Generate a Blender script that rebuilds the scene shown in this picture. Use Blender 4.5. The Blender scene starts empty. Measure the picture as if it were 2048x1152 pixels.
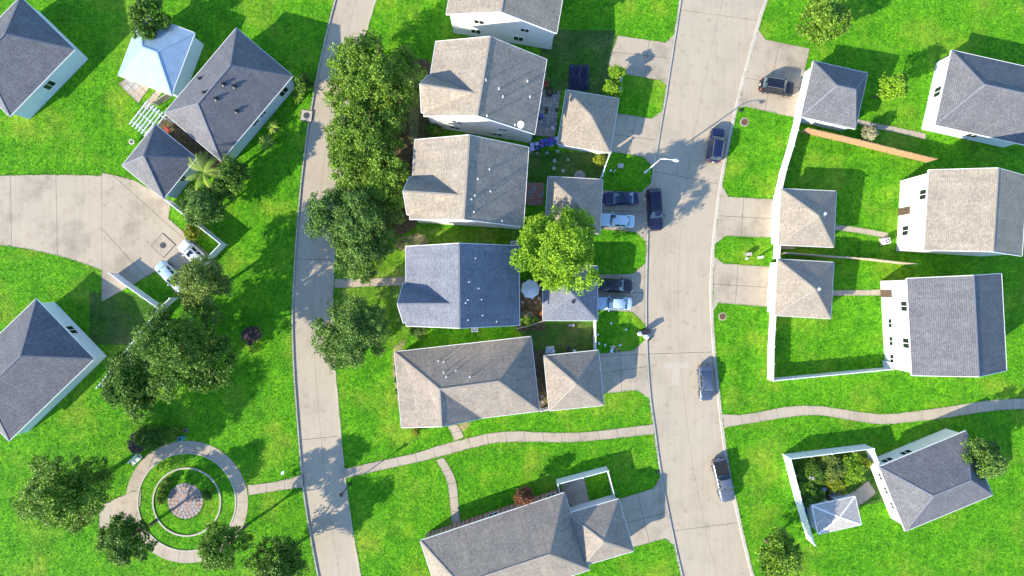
import bpy, math, random
import numpy as np
from mathutils import Vector, Matrix
random.seed(7)
scene = bpy.context.scene
col = scene.collection

# ------------------------------------------------------------------ camera
H, F = 70.0, 1015.0                      # height above ground, focal length in photo pixels (2048 wide)
cam_d = bpy.data.cameras.new('camera'); cam = bpy.data.objects.new('camera', cam_d); col.objects.link(cam)
cam.location = (0, 0, H); cam.rotation_euler = (0, 0, 0)
cam_d.sensor_width = 36.0; cam_d.lens = 36.0 * F / 2048.0; cam_d.clip_start = 0.5; cam_d.clip_end = 6000
scene.camera = cam

# ------------------------------------------------------------------ sky and sun
SUN_EL = math.radians(23.5)
sx, sy = -math.cos(math.radians(35)), -math.sin(math.radians(35))     # towards the sun, on plan
sun_dir = Vector((sx * math.cos(SUN_EL), sy * math.cos(SUN_EL), math.sin(SUN_EL)))
world = bpy.data.worlds.new('World'); scene.world = world; world.use_nodes = True
wn = world.node_tree; bg = wn.nodes['Background']
sky = wn.nodes.new('ShaderNodeTexSky'); sky.sky_type = 'NISHITA'; sky.sun_disc = False
sky.sun_elevation = SUN_EL; sky.sun_rotation = math.atan2(sx, sy)
sky.air_density = 1.0; sky.dust_density = 0.3; sky.ozone_density = 4.0
wn.links.new(sky.outputs['Color'], bg.inputs['Color']); bg.inputs['Strength'].default_value = 0.15
sun_d = bpy.data.lights.new('sun', 'SUN'); sun = bpy.data.objects.new('sun', sun_d); col.objects.link(sun)
sun_d.energy = 4.0; sun_d.angle = math.radians(0.5); sun_d.color = (1.0, 0.885, 0.69)
sun.rotation_euler = (-sun_dir).to_track_quat('-Z', 'Y').to_euler(); sun.location = (-60, -40, 60)
vs = scene.view_settings
vs.view_transform = 'Standard'; vs.look = 'None'; vs.gamma = 1.0; vs.exposure = 1.47; vs.use_curve_mapping = False

# ------------------------------------------------------------------ helpers
def P(px, py, z=0.0):
    k = (H - z) / F
    return Vector(((px - 1024) * k, (576 - py) * k, z))
def G2(px, py):
    v = P(px, py, 0); return (v.x, v.y)
M = {}
def nd(nt, t, **kw):
    n = nt.nodes.new(t)
    for k, v in kw.items(): setattr(n, k, v)
    return n
def base_mat(name, rough=0.8, spec=0.3):
    m = bpy.data.materials.new(name); m.use_nodes = True
    nt = m.node_tree; b = nt.nodes['Principled BSDF']
    b.inputs['Roughness'].default_value = rough; b.inputs['Specular IOR Level'].default_value = spec
    M[name] = m
    return m, nt, b
def coord(nt, kind='pos', scale=1.0):
    if kind == 'pos':
        g = nd(nt, 'ShaderNodeNewGeometry'); return g.outputs['Position']
    t = nd(nt, 'ShaderNodeTexCoord'); return t.outputs['UV' if kind == 'uv' else 'Object']
def noise(nt, vec, scale, detail=3, rough=0.6):
    n = nd(nt, 'ShaderNodeTexNoise'); n.inputs['Scale'].default_value = scale
    n.inputs['Detail'].default_value = detail; n.inputs['Roughness'].default_value = rough
    nt.links.new(vec, n.inputs['Vector']); return n.outputs['Fac']
def ramp(nt, fac, stops):
    r = nd(nt, 'ShaderNodeValToRGB'); el = r.color_ramp.elements
    while len(el) < len(stops): el.new(0.5)
    for e, (p, c) in zip(el, stops): e.position = p; e.color = (*c, 1)
    nt.links.new(fac, r.inputs['Fac']); return r.outputs['Color']
def mix(nt, a, b, fac, mode='MIX'):
    n = nd(nt, 'ShaderNodeMix'); n.data_type = 'RGBA'; n.blend_type = mode; n.clamp_factor = True
    for s, v in ((6, a), (7, b)):
        if isinstance(v, tuple): n.inputs[s].default_value = (*v, 1)
        else: nt.links.new(v, n.inputs[s])
    if isinstance(fac, float): n.inputs[0].default_value = fac
    else: nt.links.new(fac, n.inputs[0])
    return n.outputs[2]
def bump(nt, b, height, strength, dist):
    n = nd(nt, 'ShaderNodeBump'); n.inputs['Strength'].default_value = strength; n.inputs['Distance'].default_value = dist
    nt.links.new(height, n.inputs['Height']); nt.links.new(n.outputs['Normal'], b.inputs['Normal'])
def sc(c, k): return tuple(min(1.0, x * k) for x in c)

def m_plain(name, c, rough=0.6, var=0.12, scale=6.0, spec=0.3, metal=0.0, kind='obj', b_str=0.0):
    m, nt, b = base_mat(name, rough, spec)
    v = coord(nt, kind)
    f = noise(nt, v, scale)
    nt.links.new(ramp(nt, f, [(0.3, sc(c, 1 - var)), (0.7, sc(c, 1 + var))]), b.inputs['Base Color'])
    b.inputs['Metallic'].default_value = metal
    if b_str: bump(nt, b, noise(nt, v, scale * 4), b_str, 0.02)
    return m
def m_concrete(name, c, stain=0.22):
    m, nt, b = base_mat(name, 0.85, 0.2)
    v = coord(nt)
    big = ramp(nt, noise(nt, v, 0.22, 5, 0.65), [(0.35, sc(c, 1 - stain)), (0.5, c), (0.7, sc(c, 1 + stain * 0.35))])
    mp = nd(nt, 'ShaderNodeMapping'); mp.inputs['Scale'].default_value = (2.6, 0.12, 1); nt.links.new(v, mp.inputs['Vector'])
    streak = ramp(nt, noise(nt, mp.outputs['Vector'], 1.0, 4, 0.6), [(0.4, (0.84, 0.83, 0.82)), (0.62, (1, 1, 1))])
    c1 = mix(nt, big, streak, 0.35, 'MULTIPLY')
    fine = ramp(nt, noise(nt, v, 9.0, 3, 0.7), [(0.3, (0.86, 0.86, 0.86)), (0.7, (1.06, 1.05, 1.04))])
    c2 = mix(nt, c1, fine, 0.8, 'MULTIPLY')
    spots = ramp(nt, noise(nt, v, 0.9, 2, 0.5), [(0.6, (1, 1, 1)), (0.78, (0.7, 0.67, 0.63))])
    nt.links.new(mix(nt, c2, spots, 0.7, 'MULTIPLY'), b.inputs['Base Color'])
    bump(nt, b, noise(nt, v, 14.0, 3), 0.25, 0.01)
    return m
def m_grass(name, lo, mid, hi, dry, dryness=0.64):
    m, nt, b = base_mat(name, 0.9, 0.1)
    v = coord(nt)
    fine = noise(nt, v, 3.4, 4, 0.75)
    c1 = ramp(nt, fine, [(0.32, lo), (0.5, mid), (0.68, hi)])
    big = noise(nt, v, 0.16, 4, 0.6)
    dr = ramp(nt, big, [(dryness - 0.1, (0, 0, 0)), (dryness + 0.14, (1, 1, 1))])
    c2 = mix(nt, c1, mix(nt, c1, dry, 0.55), dr)
    lush = ramp(nt, noise(nt, v, 0.33, 4, 0.65), [(0.34, (0.58, 0.70, 0.7)), (0.5, (0.95, 0.97, 0.95)), (0.66, (1.22, 1.06, 1.0))])
    c3 = mix(nt, c2, lush, 0.9, 'MULTIPLY')
    clump = ramp(nt, noise(nt, v, 1.1, 3, 0.7), [(0.36, (0.68, 0.76, 0.7)), (0.58, (1.06, 1.04, 1.0))])
    c3 = mix(nt, c3, clump, 0.8, 'MULTIPLY')
    mp = nd(nt, 'ShaderNodeMapping'); mp.inputs['Scale'].default_value = (1.25, 0.03, 1); mp.inputs['Rotation'].default_value = (0, 0, 0.12); nt.links.new(v, mp.inputs['Vector'])
    mow = ramp(nt, noise(nt, mp.outputs['Vector'], 1.0, 2, 0.5), [(0.4, (0.86, 0.9, 0.88)), (0.6, (1.07, 1.03, 1.0))])
    nt.links.new(mix(nt, c3, mow, 0.8, 'MULTIPLY'), b.inputs['Base Color'])
    bump(nt, b, noise(nt, v, 5.0, 4, 0.8), 0.9, 0.10)
    return m
def m_shingle(name, c, dark=0.6, tint=(1.0, 1.0, 1.0)):
    m, nt, b = base_mat(name, 0.88, 0.25)
    uv = coord(nt, 'uv')
    br = nd(nt, 'ShaderNodeTexBrick'); br.offset = 0.5; br.squash = 1.0
    br.inputs['Scale'].default_value = 1.0; br.inputs['Brick Width'].default_value = 0.30; br.inputs['Row Height'].default_value = 0.22
    br.inputs['Mortar Size'].default_value = 0.022; br.inputs['Mortar Smooth'].default_value = 0.3; br.inputs['Bias'].default_value = 0.0
    br.inputs['Color1'].default_value = (*sc(c, 0.84), 1); br.inputs['Color2'].default_value = (*sc(c, 1.16), 1)
    br.inputs['Mortar'].default_value = (*sc(c, dark), 1)
    nt.links.new(uv, br.inputs['Vector'])
    fine = ramp(nt, noise(nt, uv, 4.0, 4, 0.75), [(0.3, (0.78, 0.78, 0.79)), (0.7, (1.14, 1.13, 1.12))])
    big = ramp(nt, noise(nt, uv, 0.35, 3, 0.6), [(0.35, (0.88, 0.88, 0.9)), (0.65, (1.06, 1.05, 1.03))])
    c1 = mix(nt, br.outputs['Color'], fine, 0.75, 'MULTIPLY')
    mp = nd(nt, 'ShaderNodeMapping'); mp.inputs['Scale'].default_value = (1.6, 0.14, 1); nt.links.new(uv, mp.inputs['Vector'])
    run = ramp(nt, noise(nt, mp.outputs['Vector'], 1.0, 4, 0.65), [(0.38, (0.82, 0.82, 0.83)), (0.6, (1.04, 1.03, 1.02))])
    c1 = mix(nt, c1, run, 0.8, 'MULTIPLY')
    nt.links.new(mix(nt, c1, big, 1.0, 'MULTIPLY'), b.inputs['Base Color'])
    sp = nd(nt, 'ShaderNodeSeparateXYZ'); nt.links.new(uv, sp.inputs['Vector'])
    dv = nd(nt, 'ShaderNodeMath', operation='DIVIDE'); dv.inputs[1].default_value = 0.22; nt.links.new(sp.outputs['Y'], dv.inputs[0])
    fr = nd(nt, 'ShaderNodeMath', operation='FRACT'); nt.links.new(dv.outputs[0], fr.inputs[0])
    inv = nd(nt, 'ShaderNodeMath', operation='SUBTRACT'); inv.inputs[0].default_value = 1.0; nt.links.new(fr.outputs[0], inv.inputs[1])
    rnd = nd(nt, 'ShaderNodeMath', operation='MULTIPLY_ADD'); nt.links.new(noise(nt, uv, 4.0, 3, 0.7), rnd.inputs[0]); rnd.inputs[1].default_value = 1.6
    nt.links.new(inv.outputs[0], rnd.inputs[2])
    bump(nt, b, rnd.outputs[0], 0.4, 0.03)
    return m
def m_siding(name, c):
    m, nt, b = base_mat(name, 0.55, 0.3)
    v = coord(nt)
    f = noise(nt, v, 1.2, 3)
    nt.links.new(ramp(nt, f, [(0.3, sc(c, 0.92)), (0.7, c)]), b.inputs['Base Color'])
    sp = nd(nt, 'ShaderNodeSeparateXYZ'); nt.links.new(v, sp.inputs['Vector'])
    dv = nd(nt, 'ShaderNodeMath', operation='MULTIPLY'); dv.inputs[1].default_value = 5.0; nt.links.new(sp.outputs['Z'], dv.inputs[0])
    fr = nd(nt, 'ShaderNodeMath', operation='FRACT'); nt.links.new(dv.outputs[0], fr.inputs[0])
    bump(nt, b, fr.outputs[0], 0.5, 0.02)
    return m
def m_leaf(name, c_lo, c_hi, trans=0.2):
    m, nt, b = base_mat(name, 0.55, 0.25)
    a = nd(nt, 'ShaderNodeAttribute'); a.attribute_name = 'tint'
    cc = ramp(nt, a.outputs['Fac'], [(0.0, c_lo), (1.0, c_hi)])
    nt.links.new(cc, b.inputs['Base Color'])
    t = nd(nt, 'ShaderNodeBsdfTranslucent'); nt.links.new(cc, t.inputs['Color'])
    ms = nd(nt, 'ShaderNodeMixShader'); ms.inputs[0].default_value = trans
    out = nt.nodes['Material Output']
    nt.links.new(b.outputs[0], ms.inputs[1]); nt.links.new(t.outputs[0], ms.inputs[2]); nt.links.new(ms.outputs[0], out.inputs['Surface'])
    return m
def m_brick(name, c1, c2, mortar, bw, rh, ms=0.02):
    m, nt, b = base_mat(name, 0.85, 0.2)
    br = nd(nt, 'ShaderNodeTexBrick'); br.inputs['Scale'].default_value = 1.0
    br.inputs['Brick Width'].default_value = bw; br.inputs['Row Height'].default_value = rh; br.inputs['Mortar Size'].default_value = ms
    br.inputs['Color1'].default_value = (*c1, 1); br.inputs['Color2'].default_value = (*c2, 1); br.inputs['Mortar'].default_value = (*mortar, 1)
    nt.links.new(coord(nt), br.inputs['Vector']); 
    nt.links.new(br.outputs['Color'], b.inputs['Base Color']); return m
def m_paint(name, c, metal=0.3):
    m, nt, b = base_mat(name, 0.35, 0.5)
    f = noise(nt, coord(nt, 'obj'), 3.0)
    nt.links.new(ramp(nt, f, [(0.3, sc(c, 0.92)), (0.7, sc(c, 1.06))]), b.inputs['Base Color'])
    b.inputs['Metallic'].default_value = metal; b.inputs['Coat Weight'].default_value = 0.7; b.inputs['Coat Roughness'].default_value = 0.08
    return m

# surfaces
m_concrete('road_concrete', (0.44, 0.377, 0.287), 0.10)
m_concrete('drive_concrete', (0.425, 0.362, 0.278), 0.24)
m_concrete('walk_concrete', (0.435, 0.368, 0.285), 0.16)
m_concrete('kerb_concrete', (0.50, 0.45, 0.39), 0.15)
m_concrete('pale_concrete', (0.465, 0.41, 0.33), 0.08)
m_plain('joint_dark', (0.07, 0.065, 0.06), 0.95, kind='pos')
m_grass('lawn', (0.028, 0.14, 0.006), (0.09, 0.32, 0.010), (0.19, 0.47, 0.016), (0.36, 0.40, 0.05), 0.60)
m_grass('dry_lawn', (0.05, 0.14, 0.010), (0.14, 0.30, 0.02), (0.25, 0.42, 0.03), (0.42, 0.36, 0.16), 0.56)
m_grass('yard_lawn', (0.02, 0.07, 0.010), (0.055, 0.15, 0.02), (0.11, 0.22, 0.03), (0.2, 0.16, 0.09), 0.54)  # dark olive yard grass, partly the yards' shade put into its colour
m_plain('soil', (0.13, 0.085, 0.05), 0.95, 0.45, 2.5, kind='pos', b_str=0.6)
m_grass('bare_earth', (0.08, 0.15, 0.02), (0.28, 0.27, 0.11), (0.42, 0.34, 0.2), (0.5, 0.38, 0.26), 0.5)
m_leaf('grass_blade', (0.03, 0.15, 0.005), (0.20, 0.50, 0.016), 0.25)
m_shingle('shingle_beige', (0.33, 0.292, 0.24), 0.66)
m_shingle('shingle_grey', (0.165, 0.17, 0.19), 0.45)
m_shingle('shingle_slate', (0.195, 0.215, 0.265), 0.5)
m_shingle('shingle_tan', (0.30, 0.265, 0.225), 0.66)
m_plain('metal_roof_blue', (0.34, 0.46, 0.56), 0.45, 0.1, 1.0, metal=0.2)
m_plain('ridge_beige', (0.29, 0.26, 0.225), 0.9, 0.25, 8)
m_plain('ridge_grey', (0.17, 0.18, 0.21), 0.9, 0.25, 8)
m_siding('siding_white', (0.74, 0.74, 0.73))
m_siding('siding_blue', (0.60, 0.70, 0.76))
m_plain('trim_white', (0.78, 0.78, 0.77), 0.5, 0.05)
m_plain('vinyl_white', (0.72, 0.73, 0.75), 0.4, 0.07, 2.0)
m_plain('fence_wood', (0.36, 0.22, 0.12), 0.85, 0.35, 5.0)
m_plain('wood_pale', (0.45, 0.36, 0.27), 0.85, 0.3, 5.0)
m_plain('door_paint', (0.10, 0.065, 0.05), 0.5)
m_brick('brick_red', (0.26, 0.09, 0.06), (0.34, 0.13, 0.09), (0.35, 0.31, 0.28), 0.5, 0.2, 0.03)
m_plain('pipe_white', (0.72, 0.73, 0.75), 0.4, 0.05)
m_plain('metal_dark', (0.04, 0.042, 0.05), 0.45, 0.1, metal=0.4)
m_plain('metal_grey', (0.32, 0.33, 0.34), 0.45, 0.1, metal=0.5)
m_plain('lamp_white', (0.72, 0.73, 0.74), 0.35, 0.05)
m_plain('rust_iron', (0.16, 0.085, 0.06), 0.8, 0.3, 8, metal=0.2)
m_plain('iron_dark', (0.07, 0.075, 0.085), 0.7, 0.2, 8, metal=0.3)
m_plain('bark', (0.12, 0.085, 0.06), 0.95, 0.35, 8)
m_plain('tyre', (0.025, 0.025, 0.027), 0.85, 0.1)
m_plain('rim', (0.45, 0.46, 0.48), 0.3, 0.05, metal=0.8)
m_plain('black_trim', (0.02, 0.02, 0.023), 0.5, 0.1)
m_plain('red_lens', (0.45, 0.015, 0.015), 0.2, 0.05, spec=0.5)
m_plain('clear_lens', (0.7, 0.72, 0.74), 0.12, 0.05, spec=0.6)
m_plain('glass_dark', (0.012, 0.016, 0.022), 0.05, 0.1, spec=0.8)
m_plain('glass_car', (0.05, 0.075, 0.095), 0.04, 0.1, spec=1.0)
for n, c, me in (('paint_navy', (0.012, 0.018, 0.07), 0.35), ('paint_black', (0.010, 0.012, 0.022), 0.3), ('paint_steel', (0.09, 0.115, 0.17), 0.5),
                 ('paint_pale_blue', (0.42, 0.56, 0.66), 0.15), ('paint_white', (0.68, 0.68, 0.67), 0.05), ('paint_ice', (0.48, 0.60, 0.68), 0.1),
                 ('paint_slate', (0.10, 0.125, 0.18), 0.5), ('paint_silver', (0.15, 0.17, 0.22), 0.5), ('paint_ink', (0.016, 0.016, 0.05), 0.35)):
    m_paint(n, c, me)
for n, lo, hi in (('leaf_oak', (0.03, 0.095, 0.006), (0.26, 0.43, 0.04)), ('leaf_dark', (0.018, 0.07, 0.008), (0.17, 0.32, 0.03)),
                  ('leaf_bright', (0.06, 0.20, 0.008), (0.36, 0.56, 0.03)), ('leaf_olive', (0.05, 0.12, 0.015), (0.30, 0.40, 0.07)),
                  ('leaf_grey', (0.035, 0.10, 0.014), (0.21, 0.35, 0.06)), ('leaf_palm', (0.03, 0.12, 0.015), (0.40, 0.50, 0.06)),
                  ('leaf_purple', (0.045, 0.04, 0.03), (0.26, 0.17, 0.17)), ('leaf_red', (0.10, 0.09, 0.03), (0.36, 0.10, 0.06)),
                  ('leaf_pale', (0.16, 0.2, 0.08), (0.5, 0.45, 0.28)), ('leaf_yellow', (0.10, 0.17, 0.01), (0.38, 0.42, 0.03))):
    m_leaf(n, lo, hi)
m_plain('tarp_navy', (0.012, 0.014, 0.045), 0.5, 0.3, 2)
m_plain('tarp_white', (0.62, 0.66, 0.70), 0.5, 0.12, 2)
m_plain('cloth_white', (0.74, 0.76, 0.78), 0.8, 0.05, 2)
m_plain('plastic_blue', (0.06, 0.10, 0.34), 0.5)
m_plain('plastic_purple', (0.16, 0.08, 0.34), 0.5)
m_plain('plastic_lilac', (0.45, 0.42, 0.62), 0.5)
m_plain('plastic_teal', (0.05, 0.26, 0.30), 0.5)
m_plain('plastic_red', (0.42, 0.06, 0.05), 0.5)
m_plain('plastic_orange', (0.55, 0.22, 0.05), 0.5)
m_plain('cardboard', (0.50, 0.40, 0.30), 0.9, 0.15)
m_plain('disc_pink', (0.36, 0.27, 0.23), 0.9, 0.2, 3)
m_plain('disc_grey', (0.33, 0.30, 0.29), 0.9, 0.2, 3)
m_plain('paver_pale', (0.40, 0.37, 0.34), 0.9, 0.2, 3)
m_plain('paver_red', (0.36, 0.17, 0.13), 0.9, 0.2, 3)
m_plain('paver_grey', (0.26, 0.25, 0.25), 0.9, 0.25, 3)

class MB:
    def __init__(s): s.v = []; s.f = []
    def add(s, vs, fs):
        n = len(s.v); s.v += [tuple(p) for p in vs]; s.f += [tuple(i + n for i in f) for f in fs]; return s
    def box(s, c, size, rz=0.0, mat=None):
        x, y, z = size[0] / 2, size[1] / 2, size[2] / 2
        vs = [Vector((a * x, b * y, d * z)) for d in (-1, 1) for a, b in ((-1, -1), (1, -1), (1, 1), (-1, 1))]
        R = mat if mat is not None else Matrix.Rotation(rz, 3, 'Z')
        vs = [R @ v + Vector(c) for v in vs]
        return s.add(vs, [(3, 2, 1, 0), (4, 5, 6, 7), (0, 1, 5, 4), (1, 2, 6, 5), (2, 3, 7, 6), (3, 0, 4, 7)])
    def prism(s, poly, z0, z1):
        area = sum(poly[i][0] * poly[(i + 1) % len(poly)][1] - poly[(i + 1) % len(poly)][0] * poly[i][1] for i in range(len(poly)))
        if area < 0: poly = poly[::-1]
        n = len(poly)
        vs = [(p[0], p[1], z0) for p in poly] + [(p[0], p[1], z1) for p in poly]
        return s.add(vs, [tuple(range(n - 1, -1, -1)), tuple(range(n, 2 * n))] + [(i, (i + 1) % n, n + (i + 1) % n, n + i) for i in range(n)])
    def tube(s, pts, rad, n=8, cap=True):
        pts = [Vector(p) for p in pts]; rad = rad if isinstance(rad, (list, tuple)) else [rad] * len(pts)
        rings = []
        for i, p in enumerate(pts):
            d = (pts[min(i + 1, len(pts) - 1)] - pts[max(i - 1, 0)]).normalized()
            a = d.cross(Vector((0, 0, 1)) if abs(d.z) < 0.9 else Vector((1, 0, 0))).normalized(); b = d.cross(a)
            rings.append([p + (a * math.cos(t) + b * math.sin(t)) * rad[i] for t in [2 * math.pi * k / n for k in range(n)]])
        vs = [q for r in rings for q in r]
        fs = [(i * n + k, (i + 1) * n + k, (i + 1) * n + (k + 1) % n, i * n + (k + 1) % n) for i in range(len(pts) - 1) for k in range(n)]
        fs = [f[::-1] for f in fs]
        if cap: fs += [tuple(range(n)), tuple((len(pts) - 1) * n + k for k in range(n - 1, -1, -1))]
        return s.add(vs, fs)
    def cyl(s, c, r, h, n=20, r2=None):
        r2 = r if r2 is None else r2
        vs = [(c[0] + r * math.cos(2 * math.pi * k / n), c[1] + r * math.sin(2 * math.pi * k / n), c[2]) for k in range(n)]
        vs += [(c[0] + r2 * math.cos(2 * math.pi * k / n), c[1] + r2 * math.sin(2 * math.pi * k / n), c[2] + h) for k in range(n)]
        return s.add(vs, [tuple(range(n - 1, -1, -1)), tuple(range(n, 2 * n))] + [(i, (i + 1) % n, n + (i + 1) % n, n + i) for i in range(n)])
    def ellipsoid(s, c, r, nu=12, nv=7):
        vs = [(c[0], c[1], c[2] - r[2])]
        for j in range(1, nv):
            t = math.pi * j / nv - math.pi / 2
            vs += [(c[0] + r[0] * math.cos(t) * math.cos(2 * math.pi * k / nu), c[1] + r[1] * math.cos(t) * math.sin(2 * math.pi * k / nu), c[2] + r[2] * math.sin(t)) for k in range(nu)]
        vs.append((c[0], c[1], c[2] + r[2])); L = len(vs) - 1
        fs = [(0, 1 + (k + 1) % nu, 1 + k) for k in range(nu)]
        for j in range(nv - 2):
            fs += [(1 + j * nu + k, 1 + j * nu + (k + 1) % nu, 1 + (j + 1) * nu + (k + 1) % nu, 1 + (j + 1) * nu + k) for k in range(nu)]
        fs += [(L, 1 + (nv - 2) * nu + k, 1 + (nv - 2) * nu + (k + 1) % nu) for k in range(nu)]
        return s.add(vs, fs)

def tag(o, label=None, cat=None, group=None, kind=None):
    if label: o['label'] = label
    if cat: o['category'] = cat
    if group: o['group'] = group
    if kind: o['kind'] = kind
    return o
def root_of(o):
    while o.parent: o = o.parent
    return o
def build(name, mb, mat, parent=None, smooth=False, local=True, uv=False):
    """one mesh object; local=False: mb is in world space and the (unrotated) root offset is taken off"""
    vsx = mb.v
    if parent is not None and not local:
        L = root_of(parent).location; vsx = [(v[0] - L.x, v[1] - L.y, v[2] - L.z) for v in vsx]
    me = bpy.data.meshes.new(name); me.from_pydata(vsx, [], mb.f); me.update()
    if smooth:
        me.polygons.foreach_set('use_smooth', [True] * len(me.polygons))
        if smooth is not True: me.set_sharp_from_angle(angle=math.radians(smooth))
    if mat: me.materials.append(M[mat])
    if uv:
        l = me.uv_layers.new(name='UVMap'); Z = Vector((0, 0, 1))
        for p in me.polygons:
            n = p.normal; d = Z.cross(n)
            d = d.normalized() if d.length > 1e-3 else Vector((1, 0, 0)); u = n.cross(d)
            for li in p.loop_indices:
                c = me.vertices[me.loops[li].vertex_index].co; l.data[li].uv = (c.dot(d) + 60.0, c.dot(u) + 60.0)
    o = bpy.data.objects.new(name, me); col.objects.link(o)
    if parent is not None: o.parent = parent
    return o
def thing(name, label, cat, loc=(0, 0, 0), rz=0.0, group=None):
    o = bpy.data.objects.new(name, None); col.objects.link(o); o.empty_display_size = 0.3
    o.location = loc; o.rotation_euler = (0, 0, rz)
    return tag(o, label, cat, group)

# ------------------------------------------------------------------ polygons of the ground plan
def clip(poly, a, n):
    """keep the side of the line through a where (p-a).n >= 0"""
    out = []
    for i in range(len(poly)):
        p, q = poly[i], poly[(i + 1) % len(poly)]
        dp = (p[0] - a[0]) * n[0] + (p[1] - a[1]) * n[1]; dq = (q[0] - a[0]) * n[0] + (q[1] - a[1]) * n[1]
        if dp >= 0: out.append(p)
        if dp * dq < 0:
            t = dp / (dp - dq); out.append((p[0] + (q[0] - p[0]) * t, p[1] + (q[1] - p[1]) * t))
    return out
def split(poly, lines, gap=0.05):
    parts = [poly]
    for (a, b) in lines:
        d = (b[0] - a[0], b[1] - a[1]); L = math.hypot(*d); n = (-d[1] / L, d[0] / L); new = []
        for p in parts:
            for s in (1, -1):
                q = clip(p, (a[0] + n[0] * s * gap / 2, a[1] + n[1] * s * gap / 2), (n[0] * s, n[1] * s))
                if len(q) >= 3: new.append(q)
        parts = new
    return parts
HARD = []                                 # paved areas, kept free of grass blades
def interp(pts, y):
    ys = [p[1] for p in pts]; xs = [p[0] for p in pts]
    return float(np.interp(y, ys, xs))
def smooth_line(pts, n=4):
    out = []
    for i in range(len(pts) - 1):
        p0, p1, p2, p3 = pts[max(i - 1, 0)], pts[i], pts[i + 1], pts[min(i + 2, len(pts) - 1)]
        for k in range(n):
            t = k / n
            out.append(tuple(0.5 * (2 * p1[j] + (p2[j] - p0[j]) * t + (2 * p0[j] - 5 * p1[j] + 4 * p2[j] - p3[j]) * t * t + (3 * p1[j] - p0[j] - 3 * p2[j] + p3[j]) * t ** 3) for j in (0, 1)))
    out.append(pts[-1]); return out

LW = smooth_line([(690, -60), (662, 40), (637, 149), (628, 200), (618, 260), (605, 360), (598, 440), (592, 518), (588, 600), (587, 660), (590, 740), (594, 800), (600, 880), (606, 950), (612, 1003), (628, 1100), (648, 1200)])
LE = smooth_line([(768, -60), (738, 40), (712, 149), (702, 200), (692, 260), (680, 360), (672, 440), (667, 518), (664, 600), (665, 660), (669, 740), (674, 800), (681, 880), (688, 950), (695, 1003), (710, 1100), (730, 1200)])
RW = smooth_line([(1372, -60), (1357, 40), (1340, 149), (1334, 190), (1327, 230), (1317, 290), (1309, 345), (1303, 400), (1298, 450), (1296, 500), (1294, 600), (1295, 680), (1298, 740), (1303, 800), (1310, 850), (1318, 910), (1326, 960), (1334, 1003), (1354, 1100), (1378, 1200)])
RE = smooth_line([(1548, -60), (1515, 40), (1485, 149), (1472, 200), (1458, 260), (1446, 320), (1436, 380), (1428, 440), (1423, 490), (1420, 530), (1418, 580), (1420, 640), (1424, 700), (1430, 760), (1436, 820), (1442, 870), (1451, 930), (1460, 980), (1466, 1003), (1488, 1100), (1514, 1200)])
def far(line, sgn):
    """ground-plan points of an edge, run on far beyond the picture at both ends"""
    w = [G2(*p) for p in line]
    a, b = w[0], w[1]; c, d = w[-2], w[-1]
    def ext(p, q, L):
        v = (q[0] - p[0], q[1] - p[1]); l = math.hypot(*v); return (q[0] + v[0] / l * L, q[1] + v[1] / l * L)
    return [ext(b, a, 260)] + w + [ext(c, d, 260)]

g = MB().add([(-1800, -1800, -0.35), (1800, -1800, -0.35), (1800, 1800, -0.35), (-1800, 1800, -0.35)], [(0, 1, 2, 3)])
tag(build('ground', g, 'lawn'), kind='structure')
def offset_line(w, d):
    out = []
    for i in range(len(w)):
        a, b = w[max(i - 1, 0)], w[min(i + 1, len(w) - 1)]
        t = (b[0] - a[0], b[1] - a[1]); l = math.hypot(*t); out.append((w[i][0] - t[1] / l * d, w[i][1] + t[0] / l * d))
    return out
KW = 0.34
edges = {k: far(l, 1) for k, l in (('LW', LW), ('LE', LE), ('RW', RW), ('RE', RE))}
# direction of every edge runs down the picture (towards -y): its left-hand normal points to +x
outs = {'LW': offset_line(edges['LW'], -KW * 0.6), 'LE': offset_line(edges['LE'], KW * 0.7), 'RW': offset_line(edges['RW'], -KW), 'RE': offset_line(edges['RE'], KW * 1.4)}
LAWN_Z = 0.12
def lawn(poly):
    o = build('lawn', MB().prism(poly, -0.34, LAWN_Z), 'lawn'); return tag(o, kind='structure')
lawn([(-330, edges['LW'][0][1])] + outs['LW'] + [(-330, edges['LW'][-1][1])])
lawn(outs['LE'] + outs['RW'][::-1])
lawn(outs['RE'] + [(330, edges['RE'][-1][1]), (330, edges['RE'][0][1])])
for nm in ('LW', 'LE', 'RW', 'RE'):
    a, b = edges[nm], outs[nm]; n = len(a); mb = MB()
    zt = LAWN_Z + (0.03 if nm == 'LW' else 0.012)
    vsx = []
    for p, q in zip(a, b): vsx += [(p[0], p[1], -0.2), (p[0] + (q[0] - p[0]) * 0.15, p[1] + (q[1] - p[1]) * 0.15, zt), (q[0], q[1], zt), (q[0], q[1], -0.2)]
    fs = []
    for i in range(n - 1):
        for k in range(3): fs.append((4 * i + k, 4 * i + k + 1, 4 * i + k + 5, 4 * i + k + 4))
    me = mb.add(vsx, fs)
    o = build('kerb', me, 'kerb_concrete'); tag(o, kind='structure')
    HARD.append(a + b[::-1])

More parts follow.
